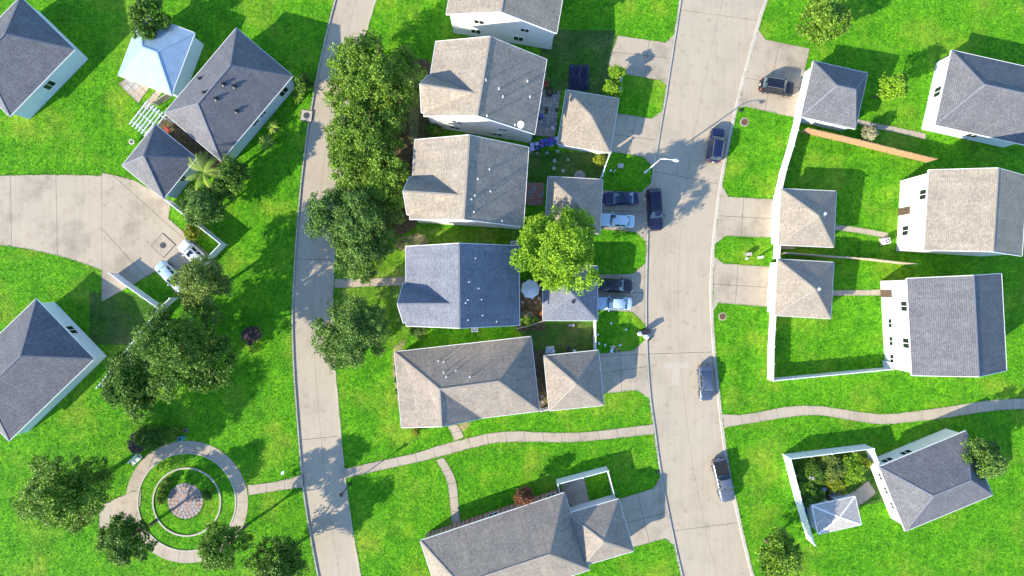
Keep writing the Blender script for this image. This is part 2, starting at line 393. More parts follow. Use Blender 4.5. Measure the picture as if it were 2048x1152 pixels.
def road(ea, eb, la, lb, joints, name_mid=0.5):
    bed = build('road', MB().prism(ea + eb[::-1], -0.3, -0.05), 'joint_dark'); tag(bed, kind='structure')
    HARD.append(ea + eb[::-1])
    for (y0, y1) in zip(joints[:-1], joints[1:]):
        for h in (0, 1):
            A, B = [], []
            for k in range(11):
                t = k / 10
                ya = y0[0] + (y1[0] - y0[0]) * t; yb = y0[1] + (y1[1] - y0[1]) * t
                pa = Vector(G2(interp(la, ya), ya)); pb = Vector(G2(interp(lb, yb), yb))
                if t == 0 or t == 1:
                    s = -0.025 if t == 0 else 0.025
                    pa.y += s; pb.y += s
                m = pa.lerp(pb, name_mid); d = (pb - pa).normalized() * 0.012
                A.append((pa if h == 0 else m + d)); B.append((m - d if h == 0 else pb))
            build('slab', MB().prism([tuple(p) for p in A] + [tuple(p) for p in B[::-1]], -0.2, 0.0), 'road_concrete', bed)
    # the far ends, beyond the picture
    for i, j in ((0, 1), (-1, -2)):
        build('slab', MB().prism([ea[i], ea[j], eb[j], eb[i]], -0.2, -0.004), 'road_concrete', bed)
    return bed
road(edges['LW'], edges['LE'], LW, LE, [(-60, -60), (160, 166), (518, 520), (880, 872), (1200, 1190)], 0.52)
road(edges['RW'], edges['RE'], RW, RE, [(-60, -60), (20, 40), (343, 368), (708, 704), (1062, 1045), (1200, 1190)])
# the pale T-shaped repair in the concrete of the wider street
tq = MB().prism([G2(*p) for p in ((1327, 727), (1380, 725), (1380, 735), (1360, 736), (1358, 770), (1343, 770), (1344, 737), (1327, 737))], 0.001, 0.004)
tag(build('concrete_patch', tq, 'pale_concrete'), kind='structure')

def paved(name, poly_px, lines_px=(), mat='drive_concrete', z=0.145, gap=0.05, bed='joint_dark', kind='structure', bz=0.127):
    poly = [G2(*p) for p in poly_px]; HARD.append(poly)
    o = build(name, MB().prism(poly, 0.0, bz), bed); tag(o, kind=kind)
    for q in split(poly, [(G2(*a), G2(*b)) for a, b in lines_px], gap):
        build('slab', MB().prism(q, bz - 0.05, z), mat, o)
    return o
def vlines(*segs): return [((a[0], a[1]), (a[2], a[3])) for a in segs]
dw = lambda y: interp(RW, y) - 4
de = lambda y: interp(RE, y) + 6
# driveways on the west side of the wide street
paved('driveway', [(1215, 130), (1245, 148), (1322, 162), (dw(170), 172), (dw(70), 70), (1330, 86), (1235, 72)], vlines((1300, 60, 1288, 170), (1225, 105, 1345, 118)))
paved('driveway', [(1230, 226), (1302, 238), (dw(222), 222), (dw(335), 335), (1285, 314), (1212, 302)], vlines((1273, 230, 1258, 312), (1215, 268, 1330, 283)))
paved('driveway', [(1195, 380), (1281, 385), (dw(366), 366), (dw(484), 484), (1271, 464), (1193, 458)], vlines((1246, 380, 1240, 466), (1195, 420, 1300, 426)))
paved('driveway', [(1187, 549), (1264, 548), (dw(526), 526), (dw(648), 648), (1264, 624), (1188, 621)], vlines((1234, 545, 1234, 626), (1190, 586, 1300, 585), (1288, 520, 1288, 650)))
paved('driveway', [(1190, 708), (1267, 700), (dw(678), 678), (dw(797), 797), (1272, 780), (1200, 788)], vlines((1239, 700, 1243, 785), (1195, 747, 1300, 732), (1255, 710, 1300, 708)))
paved('driveway', [(1225, 1001), (1306, 976), (dw(952), 952), (dw(1090), 1090), (1330, 1076), (1250, 1098)], vlines((1275, 985, 1300, 1090), (1240, 1048, 1350, 1020)))
# driveways on the east side
paved('driveway', [(de(60), 60), (1530, 80), (1618, 98), (1588, 236), (1492, 214), (de(216), 216)], vlines((1560, 80, 1528, 225), (1500, 158, 1604, 178)))
paved('driveway', [(de(372), 372), (1456, 394), (1548, 399), (1545, 476), (1451, 472), (de(488), 488)], vlines((1487, 390, 1481, 478), (1425, 431, 1548, 438)))
paved('driveway', [(de(513), 513), (1446, 527), (1544, 534), (1538, 614), (1436, 606), (de(622), 622)], vlines((1475, 528, 1470, 612), (1425, 568, 1540, 575)))

def strip(name, a_px, b_px, n, mat='walk_concrete', sub=3):
    A = [Vector(G2(*p)) for p in smooth_line(a_px, 8)]; B = [Vector(G2(*p)) for p in smooth_line(b_px, 8)]
    def res(L, m):
        d = [0.0]
        for p, q in zip(L[:-1], L[1:]): d.append(d[-1] + (q - p).length)
        return [Vector((np.interp(t, d, [p.x for p in L]), np.interp(t, d, [p.y for p in L]))) for t in np.linspace(0, d[-1], m)]
    m = n * sub + 1; A, B = res(A, m), res(B, m)
    poly = [tuple(p) for p in A] + [tuple(p) for p in B[::-1]]; HARD.append(poly)
    o = build(name, MB().prism(poly, 0.0, 0.127), 'joint_dark'); tag(o, kind='structure')
    for i in range(n):
        a = [A[j].copy() for j in range(i * sub, (i + 1) * sub + 1)]; b = [B[j].copy() for j in range(i * sub, (i + 1) * sub + 1)]
        for L in (a, b):
            d = (L[1] - L[0]).normalized() * 0.02; e = (L[-1] - L[-2]).normalized() * 0.02; L[0] += d; L[-1] -= e
        build('slab', MB().prism([tuple(p) for p in a] + [tuple(p) for p in b[::-1]], 0.08, 0.15 + 0.004 * (i % 3)), mat, o)
    return o
strip('sidewalk', [(686, 938), (760, 921), (830, 906), (880, 890), (930, 877), (980, 866), (1030, 862), (1080, 864), (1130, 865), (1180, 863), (1240, 856), (1306, 848)],
      [(690, 956), (760, 940), (830, 925), (885, 911), (935, 898), (985, 886), (1030, 883), (1080, 883), (1130, 884), (1180, 881), (1240, 875), (1309, 867)], 17)
strip('sidewalk', [(1443, 828), (1480, 829), (1520, 823), (1560, 815), (1600, 811), (1640, 812), (1690, 819), (1740, 826), (1784, 827), (1880, 815), (1980, 800), (2060, 796)],
      [(1448, 855), (1480, 849), (1520, 843), (1560, 836), (1600, 831), (1640, 830), (1690, 838), (1740, 846), (1784, 847), (1884, 836), (1984, 821), (2060, 817)], 17)
strip('path', [(872, 919), (885, 942), (895, 965), (900, 1003), (904, 1050)], [(887, 914), (901, 936), (912, 962), (917, 1003), (921, 1050)], 5)
strip('path', [(895, 852), (903, 866), (908, 881)], [(914, 848), (923, 862), (928, 874)], 2)
strip('path', [(670, 558), (740, 557), (812, 553)], [(670, 576), (740, 573), (812, 571)], 4)
strip('path', [(1660, 448), (1720, 456), (1775, 466)], [(1660, 459), (1720, 467), (1775, 478)], 5)
strip('path', [(1655, 580), (1710, 580), (1766, 579)], [(1655, 592), (1710, 591), (1766, 591)], 4)
strip('path', [(1706, 236), (1745, 246), (1800, 257), (1850, 268)], [(1706, 246), (1745, 257), (1800, 268), (1850, 280)], 6)
strip('path', [(496, 969), (530, 966), (560, 961), (585, 955), (606, 947)], [(498, 990), (530, 985), (560, 980), (588, 976), (608, 974)], 3)

# round walk with a lawn and a small paved disc in it
RC = (375, 1003)
def ring(name, r0, r1, n, mat, z, gap=0.03, a0=0.0, slabs=True, bed='joint_dark'):
    c = G2(*RC); k = H / F; q = 72
    pol = lambda r, a: (c[0] + r * k * math.cos(a), c[1] + r * k * math.sin(a))
    mb = MB(); vsx = []
    for i in range(q):
        a = 2 * math.pi * i / q; vsx += [(*pol(r0, a), 0.0), (*pol(r0, a), 0.127 if slabs else z), (*pol(r1, a), 0.127 if slabs else z), (*pol(r1, a), 0.0)]
    fs = [(4 * i + j, 4 * ((i + 1) % q) + j, 4 * ((i + 1) % q) + j + 1, 4 * i + j + 1) for i in range(q) for j in range(3)]
    o = build(name, mb.add(vsx, fs), bed); tag(o, kind='structure')
    HARD.append([pol(r1, 2 * math.pi * i / q) for i in range(q)])
    if slabs:
        for i in range(n):
            a, b = a0 + 2 * math.pi * i / n, a0 + 2 * math.pi * (i + 1) / n; ga = gap / (r1 * k)
            A = np.linspace(a + ga / 2, b - ga / 2, 6)
            build('slab', MB().prism([pol(r1, t) for t in A] + [pol(r0, t) for t in A[::-1]], 0.08, z), mat, o)
    return o
ring('ring_path', 99, 122, 22, 'walk_concrete', 0.15)
ring('edging', 96.5, 99, 0, None, 0.2, slabs=False, bed='kerb_concrete')
ring('edging', 66, 69, 0, None, 0.22, slabs=False, bed='kerb_concrete')
HARD_RING = HARD[-3:]; del HARD[-3:]
c = G2(372, 1001)
dsk = build('paved_disc', MB().cyl((c[0], c[1], 0.0), 36 * H / F, 0.13, 40), 'joint_dark'); tag(dsk, kind='structure')
HARD.append([(c[0] + 2.6 * math.cos(t / 10 * math.pi), c[1] + 2.6 * math.sin(t / 10 * math.pi)) for t in range(20)])
random.seed(3)
for ri, (ra, rb, n) in enumerate(((0, 0.5, 1), (0.5, 1.0, 8), (1.0, 1.5, 14), (1.5, 2.0, 20), (2.0, 2.45, 26))):
    for i in range(n):
        a, b = 2 * math.pi * i / n, 2 * math.pi * (i + 1) / n
        A = np.linspace(a, b, 24 if n == 1 else 5)[: (-1 if n == 1 else None)]
        if n > 1: A = np.linspace(a + 0.02, b - 0.02, 5)
        out = [(c[0] + (rb - 0.02) * math.cos(t), c[1] + (rb - 0.02) * math.sin(t)) for t in A]
        inn = [] if ra == 0 else [(c[0] + (ra + 0.02) * math.cos(t), c[1] + (ra + 0.02) * math.sin(t)) for t in A[::-1]]
        build('paver', MB().prism(out + inn, 0.08, 0.15), random.choice(['disc_pink', 'disc_grey', 'disc_pink']), dsk)
paved('path', [(200, 1010), (262, 984), (285, 978), (282, 1010), (270, 1040), (200, 1060)], vlines((262, 970, 262, 1060)), bz=0.1275, z=0.147)

# the court at the left with its square inspection slab
paved('court', [(205, 345), (268, 360), (345, 403), (338, 437), (432, 520), (440, 545), (362, 596), (330, 560), (312, 543), (270, 568), (205, 604)],
      vlines((205, 331, 420, 523), (255, 512, 330, 595)), z=0.142)
strip('alley', [(205, 352), (120, 350), (0, 352), (-160, 360)], [(205, 540), (120, 512), (0, 490), (-160, 486)], 4, 'drive_concrete')
# patches of other ground cover
def patch(name, poly_px, mat, z, smooth=True, seed=0, kind='structure'):
    random.seed(seed); pts = poly_px
    if smooth: pts = smooth_line(pts + [pts[0]], 4)[:-1]
    pts = [(p[0] + random.uniform(-1.3, 1.3), p[1] + random.uniform(-1.3, 1.3)) for p in pts]
    o = build(name, MB().prism([G2(*p) for p in pts], 0.0, z), mat); tag(o, kind=kind); return o
patch('soil_bed', [(710, 149), (760, 128), (842, 118), (872, 149), (862, 240), (866, 300), (842, 330), (838, 440), (800, 470), (740, 480), (690, 420), (698, 250)], 'soil', 0.124, seed=1)
patch('bare_ground', [(797, 474), (840, 468), (858, 482), (842, 497), (812, 503), (792, 494)], 'bare_earth', 0.126, seed=2)
patch('bare_ground', [(815, 160), (836, 165), (838, 240), (828, 300), (818, 250)], 'bare_earth', 0.128, seed=3)
patch('grass_patch', [(690, 490), (812, 485), (815, 552), (672, 556)], 'dry_lawn', 0.124, seed=4)
patch('grass_patch', [(672, 578), (810, 574), (812, 700), (790, 705), (720, 640), (674, 650)], 'dry_lawn', 0.124, seed=5)
patch('grass_patch', [(838, 455), (1035, 462), (1035, 500), (820, 500)], 'dry_lawn', 0.1235, seed=6)
patch('grass_patch', [(1045, 300), (1218, 310), (1200, 360), (1050, 372)], 'yard_lawn', 0.125, False, seed=7)  # this yard and the next two: shade painted in as darker grass
patch('grass_patch', [(1030, 650), (1188, 642), (1188, 708), (1068, 730), (1050, 680)], 'yard_lawn', 0.125, False, seed=8)
patch('grass_patch', [(1088, 60), (1232, 60), (1232, 200), (1125, 182), (1082, 270), (1062, 286)], 'yard_lawn', 0.125, False, seed=9)
patch('soil_bed', [(1040, 560), (1090, 560), (1090, 660), (1036, 662)], 'soil', 0.126, False, seed=10)
patch('soil_bed', [(1066, 700), (1098, 700), (1106, 818), (1080, 826)], 'soil', 0.126, False, seed=11)
patch('soil_bed', [(330, 228), (345, 222), (448, 312), (440, 350), (395, 335), (310, 255)], 'soil', 0.125, False, seed=12)
patch('grass_patch', [(265, 585), (330, 618), (265, 690), (180, 690), (180, 585)], 'yard_lawn', 0.125, False, seed=13)
patch('bare_ground', [(790, 690), (812, 680), (800, 720), (805, 800), (795, 802), (785, 730)], 'bare_earth', 0.128, seed=14)
patch('bare_ground', [(915, 850), (945, 842), (925, 862)], 'bare_earth', 0.128, seed=15)
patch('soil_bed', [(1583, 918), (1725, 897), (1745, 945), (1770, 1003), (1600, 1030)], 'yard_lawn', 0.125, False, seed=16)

# ------------------------------------------------------------------ houses
def fit_rect(cs, ze):
    w = [P(x, y, ze) for x, y in cs]                      # BL, BR, TR, TL
    o = (w[0] + w[1] + w[2] + w[3]) / 4
    u = ((w[1] - w[0]) + (w[2] - w[3])).normalized(); v = Vector((-u.y, u.x, 0))
    hu = ((w[1] - w[0]).length + (w[2] - w[3]).length) / 4; hv = ((w[3] - w[0]).length + (w[2] - w[1]).length) / 4
    return Vector((o.x, o.y, 0)), math.atan2(u.y, u.x), hu, hv
def roof_solid(vsx, fs, th=0.16):
    n = len(vsx); mb = MB(); ec = {}
    for f in fs:
        for a, b in zip(f, f[1:] + f[:1]): ec[(a, b)] = 1
    bot = [(x, y, z - th) for x, y, z in vsx]
    faces = [tuple(f) for f in fs] + [tuple(i + n for i in f[::-1]) for f in fs]
    bd = [(a, b) for (a, b) in ec if (b, a) not in ec]
    faces += [(b, a, a + n, b + n) for a, b in bd]
    ridges = [(a, b) for (a, b) in ec if (b, a) in ec and a < b]
    return mb.add(vsx + bot, faces), bd, ridges
def beam(mb, a, b, w, h, up=0.0):
    a, b = Vector(a), Vector(b); d = b - a; L = d.length; d.normalize()
    s = d.cross(Vector((0, 0, 1))).normalized(); t = s.cross(d)
    R = Matrix((d, s, t)).transposed()
    mb.box((a + b) / 2 + t * up, (L, w, h), mat=R)
def add_roof(t, vsx, fs, mat, rmat, skip=(), trim=True, notrim=()):
    fs = [list(f) for f in fs]
    for f in fs:                                          # every face looks up
        a, b, c2 = (Vector(vsx[i]) for i in f[:3])
        if (b - a).cross(c2 - a).z < 0: f.reverse()
    mb, bd, ridges = roof_solid(vsx, fs)
    r = build('roof', mb, mat, t, uv=True)
    rc = MB()
    for a, b in ridges:
        if (a, b) in skip or (b, a) in skip: continue
        beam(rc, vsx[a], vsx[b], 0.2, 0.035, 0.0)
    if rc.v: build('ridge_cap', rc, rmat, r)
    if trim:
        fm = MB()
        for a, b in bd:
            if (a, b) in notrim or (b, a) in notrim: continue
            A, B = Vector(vsx[a]), Vector(vsx[b]); d = (B - A).normalized(); s = d.cross(Vector((0, 0, 1))).normalized()
            beam(fm, A + s * 0.035 - Vector((0, 0, 0.075)), B + s * 0.035 - Vector((0, 0, 0.075)), 0.06, 0.17)
        build('fascia', fm, 'trim_white', r)
    return r
def add_window(t, hu, hv, side, along, z, w, h, door=None):
    """side: N S E W in the house's own frame"""
    if side in 'NS': c0, nrm = Vector((along, hv if side == 'N' else -hv, z)), Vector((0, 1 if side == 'N' else -1, 0)); sz = lambda a, d, hh: (a, d, hh)
    else: c0, nrm = Vector((hu if side == 'E' else -hu, along, z)), Vector((1 if side == 'E' else -1, 0, 0)); sz = lambda a, d, hh: (d, a, hh)
    if door == 'garage':
        fr = build('garage_door', MB().box(c0 + nrm * 0.03, sz(w, 0.06, h)), 'trim_white', t)
        for i in range(4): build('panel', MB().box(c0 + nrm * 0.07 + Vector((0, 0, -h / 2 + h * (i + 0.5) / 4)), sz(w - 0.15, 0.04, h / 4 - 0.06)), 'trim_white', fr)
        return
    if door:
        fr = build('door', MB().box(c0 + nrm * 0.03, sz(w, 0.08, h)), 'door_paint', t)
        side_v = Vector((1, 0, 0)) if side in 'NS' else Vector((0, 1, 0))
        build('handle', MB().box(c0 + nrm * 0.09 + side_v * w * 0.38, sz(0.05, 0.06, 0.16)), 'metal_grey', fr); return
    fr = MB(); d = 0.07
    av = Vector((1, 0, 0)) if side in 'NS' else Vector((0, 1, 0)); zv = Vector((0, 0, 1))
    for k in (-1, 1):
        fr.box(c0 + nrm * 0.04 + av * k * w / 2, sz(d, 0.08, h + d)); fr.box(c0 + nrm * 0.041 + zv * k * h / 2, sz(w - d, 0.08, d))
    fr.box(c0 + nrm * 0.035, sz(d, 0.06, h - d))
    f = build('window', fr, 'trim_white', t)
    for k in (-1, 1): build('pane', MB().box(c0 + nrm * 0.02 + av * k * (w / 4), sz(w / 2 - d, 0.03, h - d)), 'glass_dark', f)
def to_local(t, w):
    a = t.rotation_euler[2]; d = w - Vector(t.location); return Vector((d.x * math.cos(a) + d.y * math.sin(a), -d.x * math.sin(a) + d.y * math.cos(a), w.z))
def add_vents(t, roofz, ze, pts, h=0.45, r=0.06, mat='pipe_white'):
    for px, py in pts:
        z = ze + 1.2
        for _ in range(6):
            l = to_local(t, P(px, py, z)); z = roofz(l.x, l.y)
        p = build('vent_pipe', MB().cyl((l.x, l.y, z - 0.1), r, h + 0.1, 10), mat, t)
        build('flashing', MB().cyl((l.x, l.y, z - 0.06), r * 2.2, 0.12, 10, r * 1.2), mat, p)

def gable_house(name, label, cs, ze, dz, roof, rmat, wall, cross=None, wins=(), vents=(), dish=None, group=None, ov=0.35):
    o, a, hu, hv = fit_rect(cs, ze); t = thing(name, label, 'house', o, a, group)
    vsx = [(-hu, -hv, ze), (0, -hv, ze + dz), (hu, -hv, ze), (hu, hv, ze), (0, hv, ze + dz), (-hu, hv, ze)]
    add_roof(t, vsx, [(0, 1, 4, 5), (1, 2, 3, 4)], roof, rmat)
    iu, iv = hu - ov, hv - 0.25; zw = ze + dz * ov / hu - 0.17
    prof = [(-iu, 0.05), (iu, 0.05), (iu, zw), (0, ze + dz - 0.17), (-iu, zw)]
    mb = MB(); n = 5
    mb.add([(u, -iv, z) for u, z in prof] + [(u, iv, z) for u, z in prof], [tuple(range(n)), tuple(range(2 * n - 1, n - 1, -1))] + [((i + 1) % n, i, n + i, n + (i + 1) % n) for i in range(n)])
    build('wall', mb, wall, t)
    if cross:
        v0, w, h = cross; f = 0.35; ub = -hu + h * hu / dz
        zc = ze + 0.02
        cv = [(-hu - f, v0 + w, zc), (-hu + 0.0, v0 + w, zc), (ub, v0, zc + h), (-hu - f, v0, zc + h), (-hu + 0.0, v0 - w, zc), (-hu - f, v0 - w, zc)]
        add_roof(t, cv, [(0, 1, 2, 3), (3, 2, 4, 5)], roof, rmat, notrim=((1, 2), (2, 4)))
        gw = w - 0.25; m2 = MB(); pr = [(v0 - gw, 0.05), (v0 + gw, 0.05), (v0 + gw, zc), (v0, zc + h - 0.3), (v0 - gw, zc)]
        m2.add([(-hu + 0.02, v, z) for v, z in pr] + [(-hu + 1.2, v, z) for v, z in pr], [tuple(range(4, -1, -1)), tuple(range(5, 10))] + [(i, (i + 1) % 5, 5 + (i + 1) % 5, 5 + i) for i in range(5)])
        build('front_bay', m2, wall, t)
        add_window(t, hu - 0.02, hv, 'W', v0, ze - 1.2, 1.6, 1.2)
    for wd in wins: add_window(t, iu, iv, *wd)
    rz = lambda u, v: ze + dz * (1 - min(1, abs(u) / hu))
    add_vents(t, rz, ze, vents)
    return t, rz, (hu, hv)
def hip_house(name, label, cat, cs, ze, dz, roof, rmat, wall, ridge=0.0, wins=(), vents=(), vmat='pipe_white', group=None, ov=0.35):
    """ridge: half length of the ridge along the rectangle's first axis"""
    o, a, hu, hv = fit_rect(cs, ze); t = thing(name, label, cat, o, a, group)
    if ridge > 0:
        vsx = [(-hu, -hv, ze), (hu, -hv, ze), (hu, hv, ze), (-hu, hv, ze), (-ridge, 0, ze + dz), (ridge, 0, ze + dz)]
        fs = [(0, 1, 5, 4), (1, 2, 5), (2, 3, 4, 5), (3, 0, 4)]
    else:
        vsx = [(-hu, -hv, ze), (hu, -hv, ze), (hu, hv, ze), (-hu, hv, ze), (0, 0, ze + dz)]
        fs = [(0, 1, 4), (1, 2, 4), (2, 3, 4), (3, 0, 4)]
    add_roof(t, vsx, fs, roof, rmat)
    iu, iv = hu - ov, hv - ov
    build('wall', MB().box((0, 0, (ze - 0.08) / 2), (2 * iu, 2 * iv, ze - 0.08)), wall, t)
    for wd in wins: add_window(t, iu, iv, *wd)
    rz = lambda u, v: ze + dz * max(0, min((hv - abs(v)) / hv, (hu - abs(u)) / max(0.01, hu - ridge)))
    add_vents(t, rz, ze, vents, h=0.35, r=0.16, mat=vmat)
    return t, rz, (hu, hv)

sidew = [('S', -3.0, 4.3, 1.3, 0.9), ('S', -3.6, 1.7, 1.3, 1.1), ('S', 2.2, 1.7, 1.3, 1.1), ('S', 3.0, 4.2, 1.1, 0.8), ('N', -2, 4.2, 1.3, 1.1), ('N', 3, 1.7, 1.3, 1.1), ('E', -2.2, 1.6, 1.6, 1.2), ('E', 2.2, 4.2, 1.3, 1.1), ('W', 3.0, 1.6, 1.6, 1.2), ('W', 1.0, 1.1, 1.0, 2.1, 'door')]
hA, rzA, _ = gable_house('house', 'two storey beige roofed house with white siding and a satellite dish on its roof corner',
    [(848, 232), (1070, 268), (1093, 119), (871, 83)], 5.3, 3.6, 'shingle_beige', 'ridge_beige', 'siding_white', cross=(-2.0, 2.4, 3.1), wins=sidew,
    vents=[(972, 161), (998, 178), (1006, 194), (974, 232), (1030, 250), (1055, 163), (1060, 194)])
gable_house('house', 'two storey beige roofed house beside the brick patio, north of the blue roofed house',
    [(820, 437), (1047, 455), (1057, 293), (829, 281)], 5.3, 3.6, 'shingle_beige', 'ridge_beige', 'siding_white', cross=(-2.1, 2.4, 3.1),
    wins=[('S', 0.2, 4.4, 1.7, 0.8), ('S', 3.0, 1.7, 1.6, 0.8), ('S', -3.2, 1.7, 1.3, 1.1)] + sidew[4:8] + [('W', 3.2, 1.6, 1.6, 1.2), ('W', 1.6, 1.1, 1.0, 2.1, 'door')],
    vents=[(979, 339), (956, 358), (981, 383), (950, 391), (943, 399), (948, 424), (1004, 442)])
gable_house('house', 'two storey house with blue grey shingle roof behind the white patio umbrella',
    [(813, 651), (1040, 651), (1037, 491), (811, 494)], 5.3, 4.1, 'shingle_slate', 'ridge_grey', 'siding_white', cross=(-2.15, 2.5, 3.35), wins=sidew[4:8] + [('S', -3, 4.2, 1.3, 1.1), ('W', 2.9, 1.6, 1.6, 1.2), ('W', 1.0, 1.1, 1.0, 2.1, 'door')],
    vents=[(951, 517), (938, 564), (957, 577), (936, 600), (931, 606), (963, 599), (965, 631), (936, 640), (993, 643)])

# the low house on the corner: hip roof with a front gable, traced at its own heights
def low_house():
    ze, zr = 2.8, 5.8
    pts = {'TL': (789, 704, ze), 'TR': (1062, 673, ze), 'BR': (1079, 822, ze), 'V': (964, 836, ze), 'G': (883, 853, zr - 0.55), 'G2': (803, 855, ze), 'P1': (879, 779, zr), 'P2': (998, 763, zr)}
    w = {k: P(*v) for k, v in pts.items()}
    # true up the plan: the gable ridge end sits over the eave line
    o = (w['TL'] + w['BR']) / 2; o.z = 0
    t = thing('house', 'low single storey tan roofed corner house with hip roof above the curving sidewalk', 'house', o)
    names = ['TL', 'TR', 'BR', 'V', 'G', 'G2', 'P1', 'P2']
    vsx = [tuple(w[n] - o) for n in names]; I = {n: i for i, n in enumerate(names)}
    f = lambda *a: tuple(I[x] for x in a)
    g3 = P(884, 846, ze) - o                             # foot of the gable's east eave
    add_roof(t, vsx, [f('TL', 'G2', 'G', 'P1'), f('P1', 'G', 'V'), f('P1', 'V', 'BR', 'P2'), f('TR', 'P2', 'BR'), f('TL', 'P1', 'P2', 'TR')], 'shingle_tan', 'ridge_beige')
    c = sum((Vector(v) for v in vsx[:3]), Vector()) / 3
    def inn(p, d): 
        q = Vector((p[0], p[1], 0)); cc = Vector((0, 0, 0)); return tuple((q + (cc - q).normalized() * d).xy)
    poly = [inn(vsx[I['TL']], 0.55), inn(vsx[I['TR']], 0.55), inn(vsx[I['BR']], 0.55), inn(vsx[I['G2']], 0.6)]
    build('wall', MB().prism(poly, 0.05, ze - 0.1), 'siding_white', t)
    gw = MB()                                             # the triangular wall closing the front gable
    a, b2, g0 = Vector((*inn(vsx[I['G2']], 0.6), ze - 0.1)), Vector((*inn(tuple(w['V'] - o), 0.6), ze - 0.1)), Vector(vsx[I['G']])
    ap = Vector((g0.x, g0.y + 0.35, g0.z - 0.25)); back = Vector((0, 1.2, 0))
    gw.add([a, b2, ap, a + back, b2 + back, ap + back], [(0, 1, 2), (5, 4, 3), (0, 3, 4, 1), (1, 4, 5, 2), (2, 5, 3, 0)])
    build('gable_wall', gw, 'siding_white', t)
    # plane of the north slope, for the vents
    A, B, C = Vector(vsx[I['TL']]), Vector(vsx[I['TR']]), Vector(vsx[I['P2']])
    n = (B - A).cross(C - A); rz = lambda u, v: A.z - (n.x * (u - A.x) + n.y * (v - A.y)) / n.z
    add_vents(t, rz, ze, [(877, 722), (888, 724), (888, 745), (912, 741), (893, 754), (940, 754)], h=0.5, r=0.06)
    d1 = (Vector(poly[2]) - Vector(poly[3])).normalized(); q = Vector(poly[3])
    ang = math.atan2(d1.y, d1.x); nn = Vector((d1.y, -d1.x))
    for s, wdt in ((2.5, 1.4), (9.5, 1.4), (14.5, 1.4)):
        p = q + d1 * s + nn * 0.03
        fr = build('window', MB().box((p.x, p.y, 1.6), (wdt, 0.08, 1.2), ang), 'trim_white', t)
        p2 = p + nn * 0.03; build('pane', MB().box((p2.x, p2.y, 1.6), (wdt - 0.16, 0.06, 1.04), ang), 'glass_dark', fr)
    p = q + d1 * 6.6 + nn * 0.03; fr = build('door', MB().box((p.x, p.y, 1.15), (1.0, 0.08, 2.1), ang), 'door_paint', t)
    p = p + nn * 0.07 + d1 * 0.36; build('handle', MB().box((p.x, p.y, 1.1), (0.06, 0.06, 0.16), ang), 'metal_grey', fr)
low_house()

gd_e = [('E', 0, 1.15, 4.9, 2.2, 'garage')]; gd_w = [('W', 0, 1.15, 4.9, 2.2, 'garage')]
gg = 'detached garages'
hip_house('garage', 'beige hip roofed garage next to the cluttered paver patio', 'garage', [(1115, 288), (1220, 306), (1238, 197), (1132, 180)], 2.7, 2.4, 'shingle_beige', 'ridge_beige', 'siding_white', wins=gd_e, group=gg)
hip_house('garage', 'beige hip roofed garage half hidden by the bright green tree', 'garage', [(1090, 462), (1200, 468), (1205, 359), (1096, 353)], 2.7, 2.4, 'shingle_beige', 'ridge_beige', 'siding_white', wins=gd_e, group=gg)
hip_house('garage', 'blue grey hip roofed garage next to the white patio umbrella', 'garage', [(1086, 641), (1196, 641), (1194, 532), (1086, 532)], 2.7, 2.4, 'shingle_slate', 'ridge_grey', 'siding_white', wins=gd_e, vents=[(1146, 602)], vmat='metal_dark', group=gg)
hip_house('garage', 'tan hip roofed garage beside the low corner house', 'garage', [(1098, 822), (1208, 810), (1197, 701), (1088, 711)], 2.7, 2.4, 'shingle_tan', 'ridge_beige', 'siding_white', wins=gd_e, group=gg)
hip_house('garage', 'grey hip roofed garage with the black car on its driveway', 'garage', [(1601, 233), (1709, 257), (1737, 147), (1628, 122)], 2.7, 2.4, 'shingle_grey', 'ridge_grey', 'siding_blue', ridge=1.2, wins=gd_w, group=gg)
hip_house('garage', 'beige hip roofed garage with a white roof vent, beside the yard with the long shadow', 'garage', [(1556, 490), (1667, 494), (1673, 383), (1563, 377)], 2.75, 2.4, 'shingle_beige', 'ridge_beige', 'siding_white', wins=gd_w, vents=[(1648, 428)], group=gg)
hip_house('garage', 'beige hip roofed garage in the fenced yard with the thick square lawn', 'garage', [(1548, 631), (1661, 637), (1668, 525), (1556, 518)], 2.75, 2.4, 'shingle_beige', 'ridge_beige', 'siding_white', wins=gd_w, vents=[(1636, 578)], group=gg)
# houses at the left
hip_house('house', 'dark grey hip roofed house set at an angle, with pale blue siding', 'house', [(443, 320), (587, 150), (471, 58), (327, 228)], 2.9, 3.3, 'shingle_grey', 'ridge_grey', 'siding_blue', ridge=3.2,
    wins=[('S', -0.6, 1.9, 1.0, 0.5), ('S', 0.9, 1.9, 1.0, 0.5), ('S', 5.0, 1.6, 1.4, 1.1), ('W', 0, 1.6, 1.4, 1.1)], vents=[(409, 186), (447, 168), (400, 158), (432, 197), (473, 222), (468, 172)], vmat='metal_dark')
hip_house('garage', 'dark grey pyramid roofed garage beside the palm tree', 'garage', [(325, 400), (391, 318), (312, 247), (246, 329)], 2.7, 2.9, 'shingle_grey', 'ridge_grey', 'siding_blue', wins=[('W', 0, 1.15, 4.9, 2.2, 'garage'), ('S', 0, 1.7, 0.8, 0.8)], group=gg)

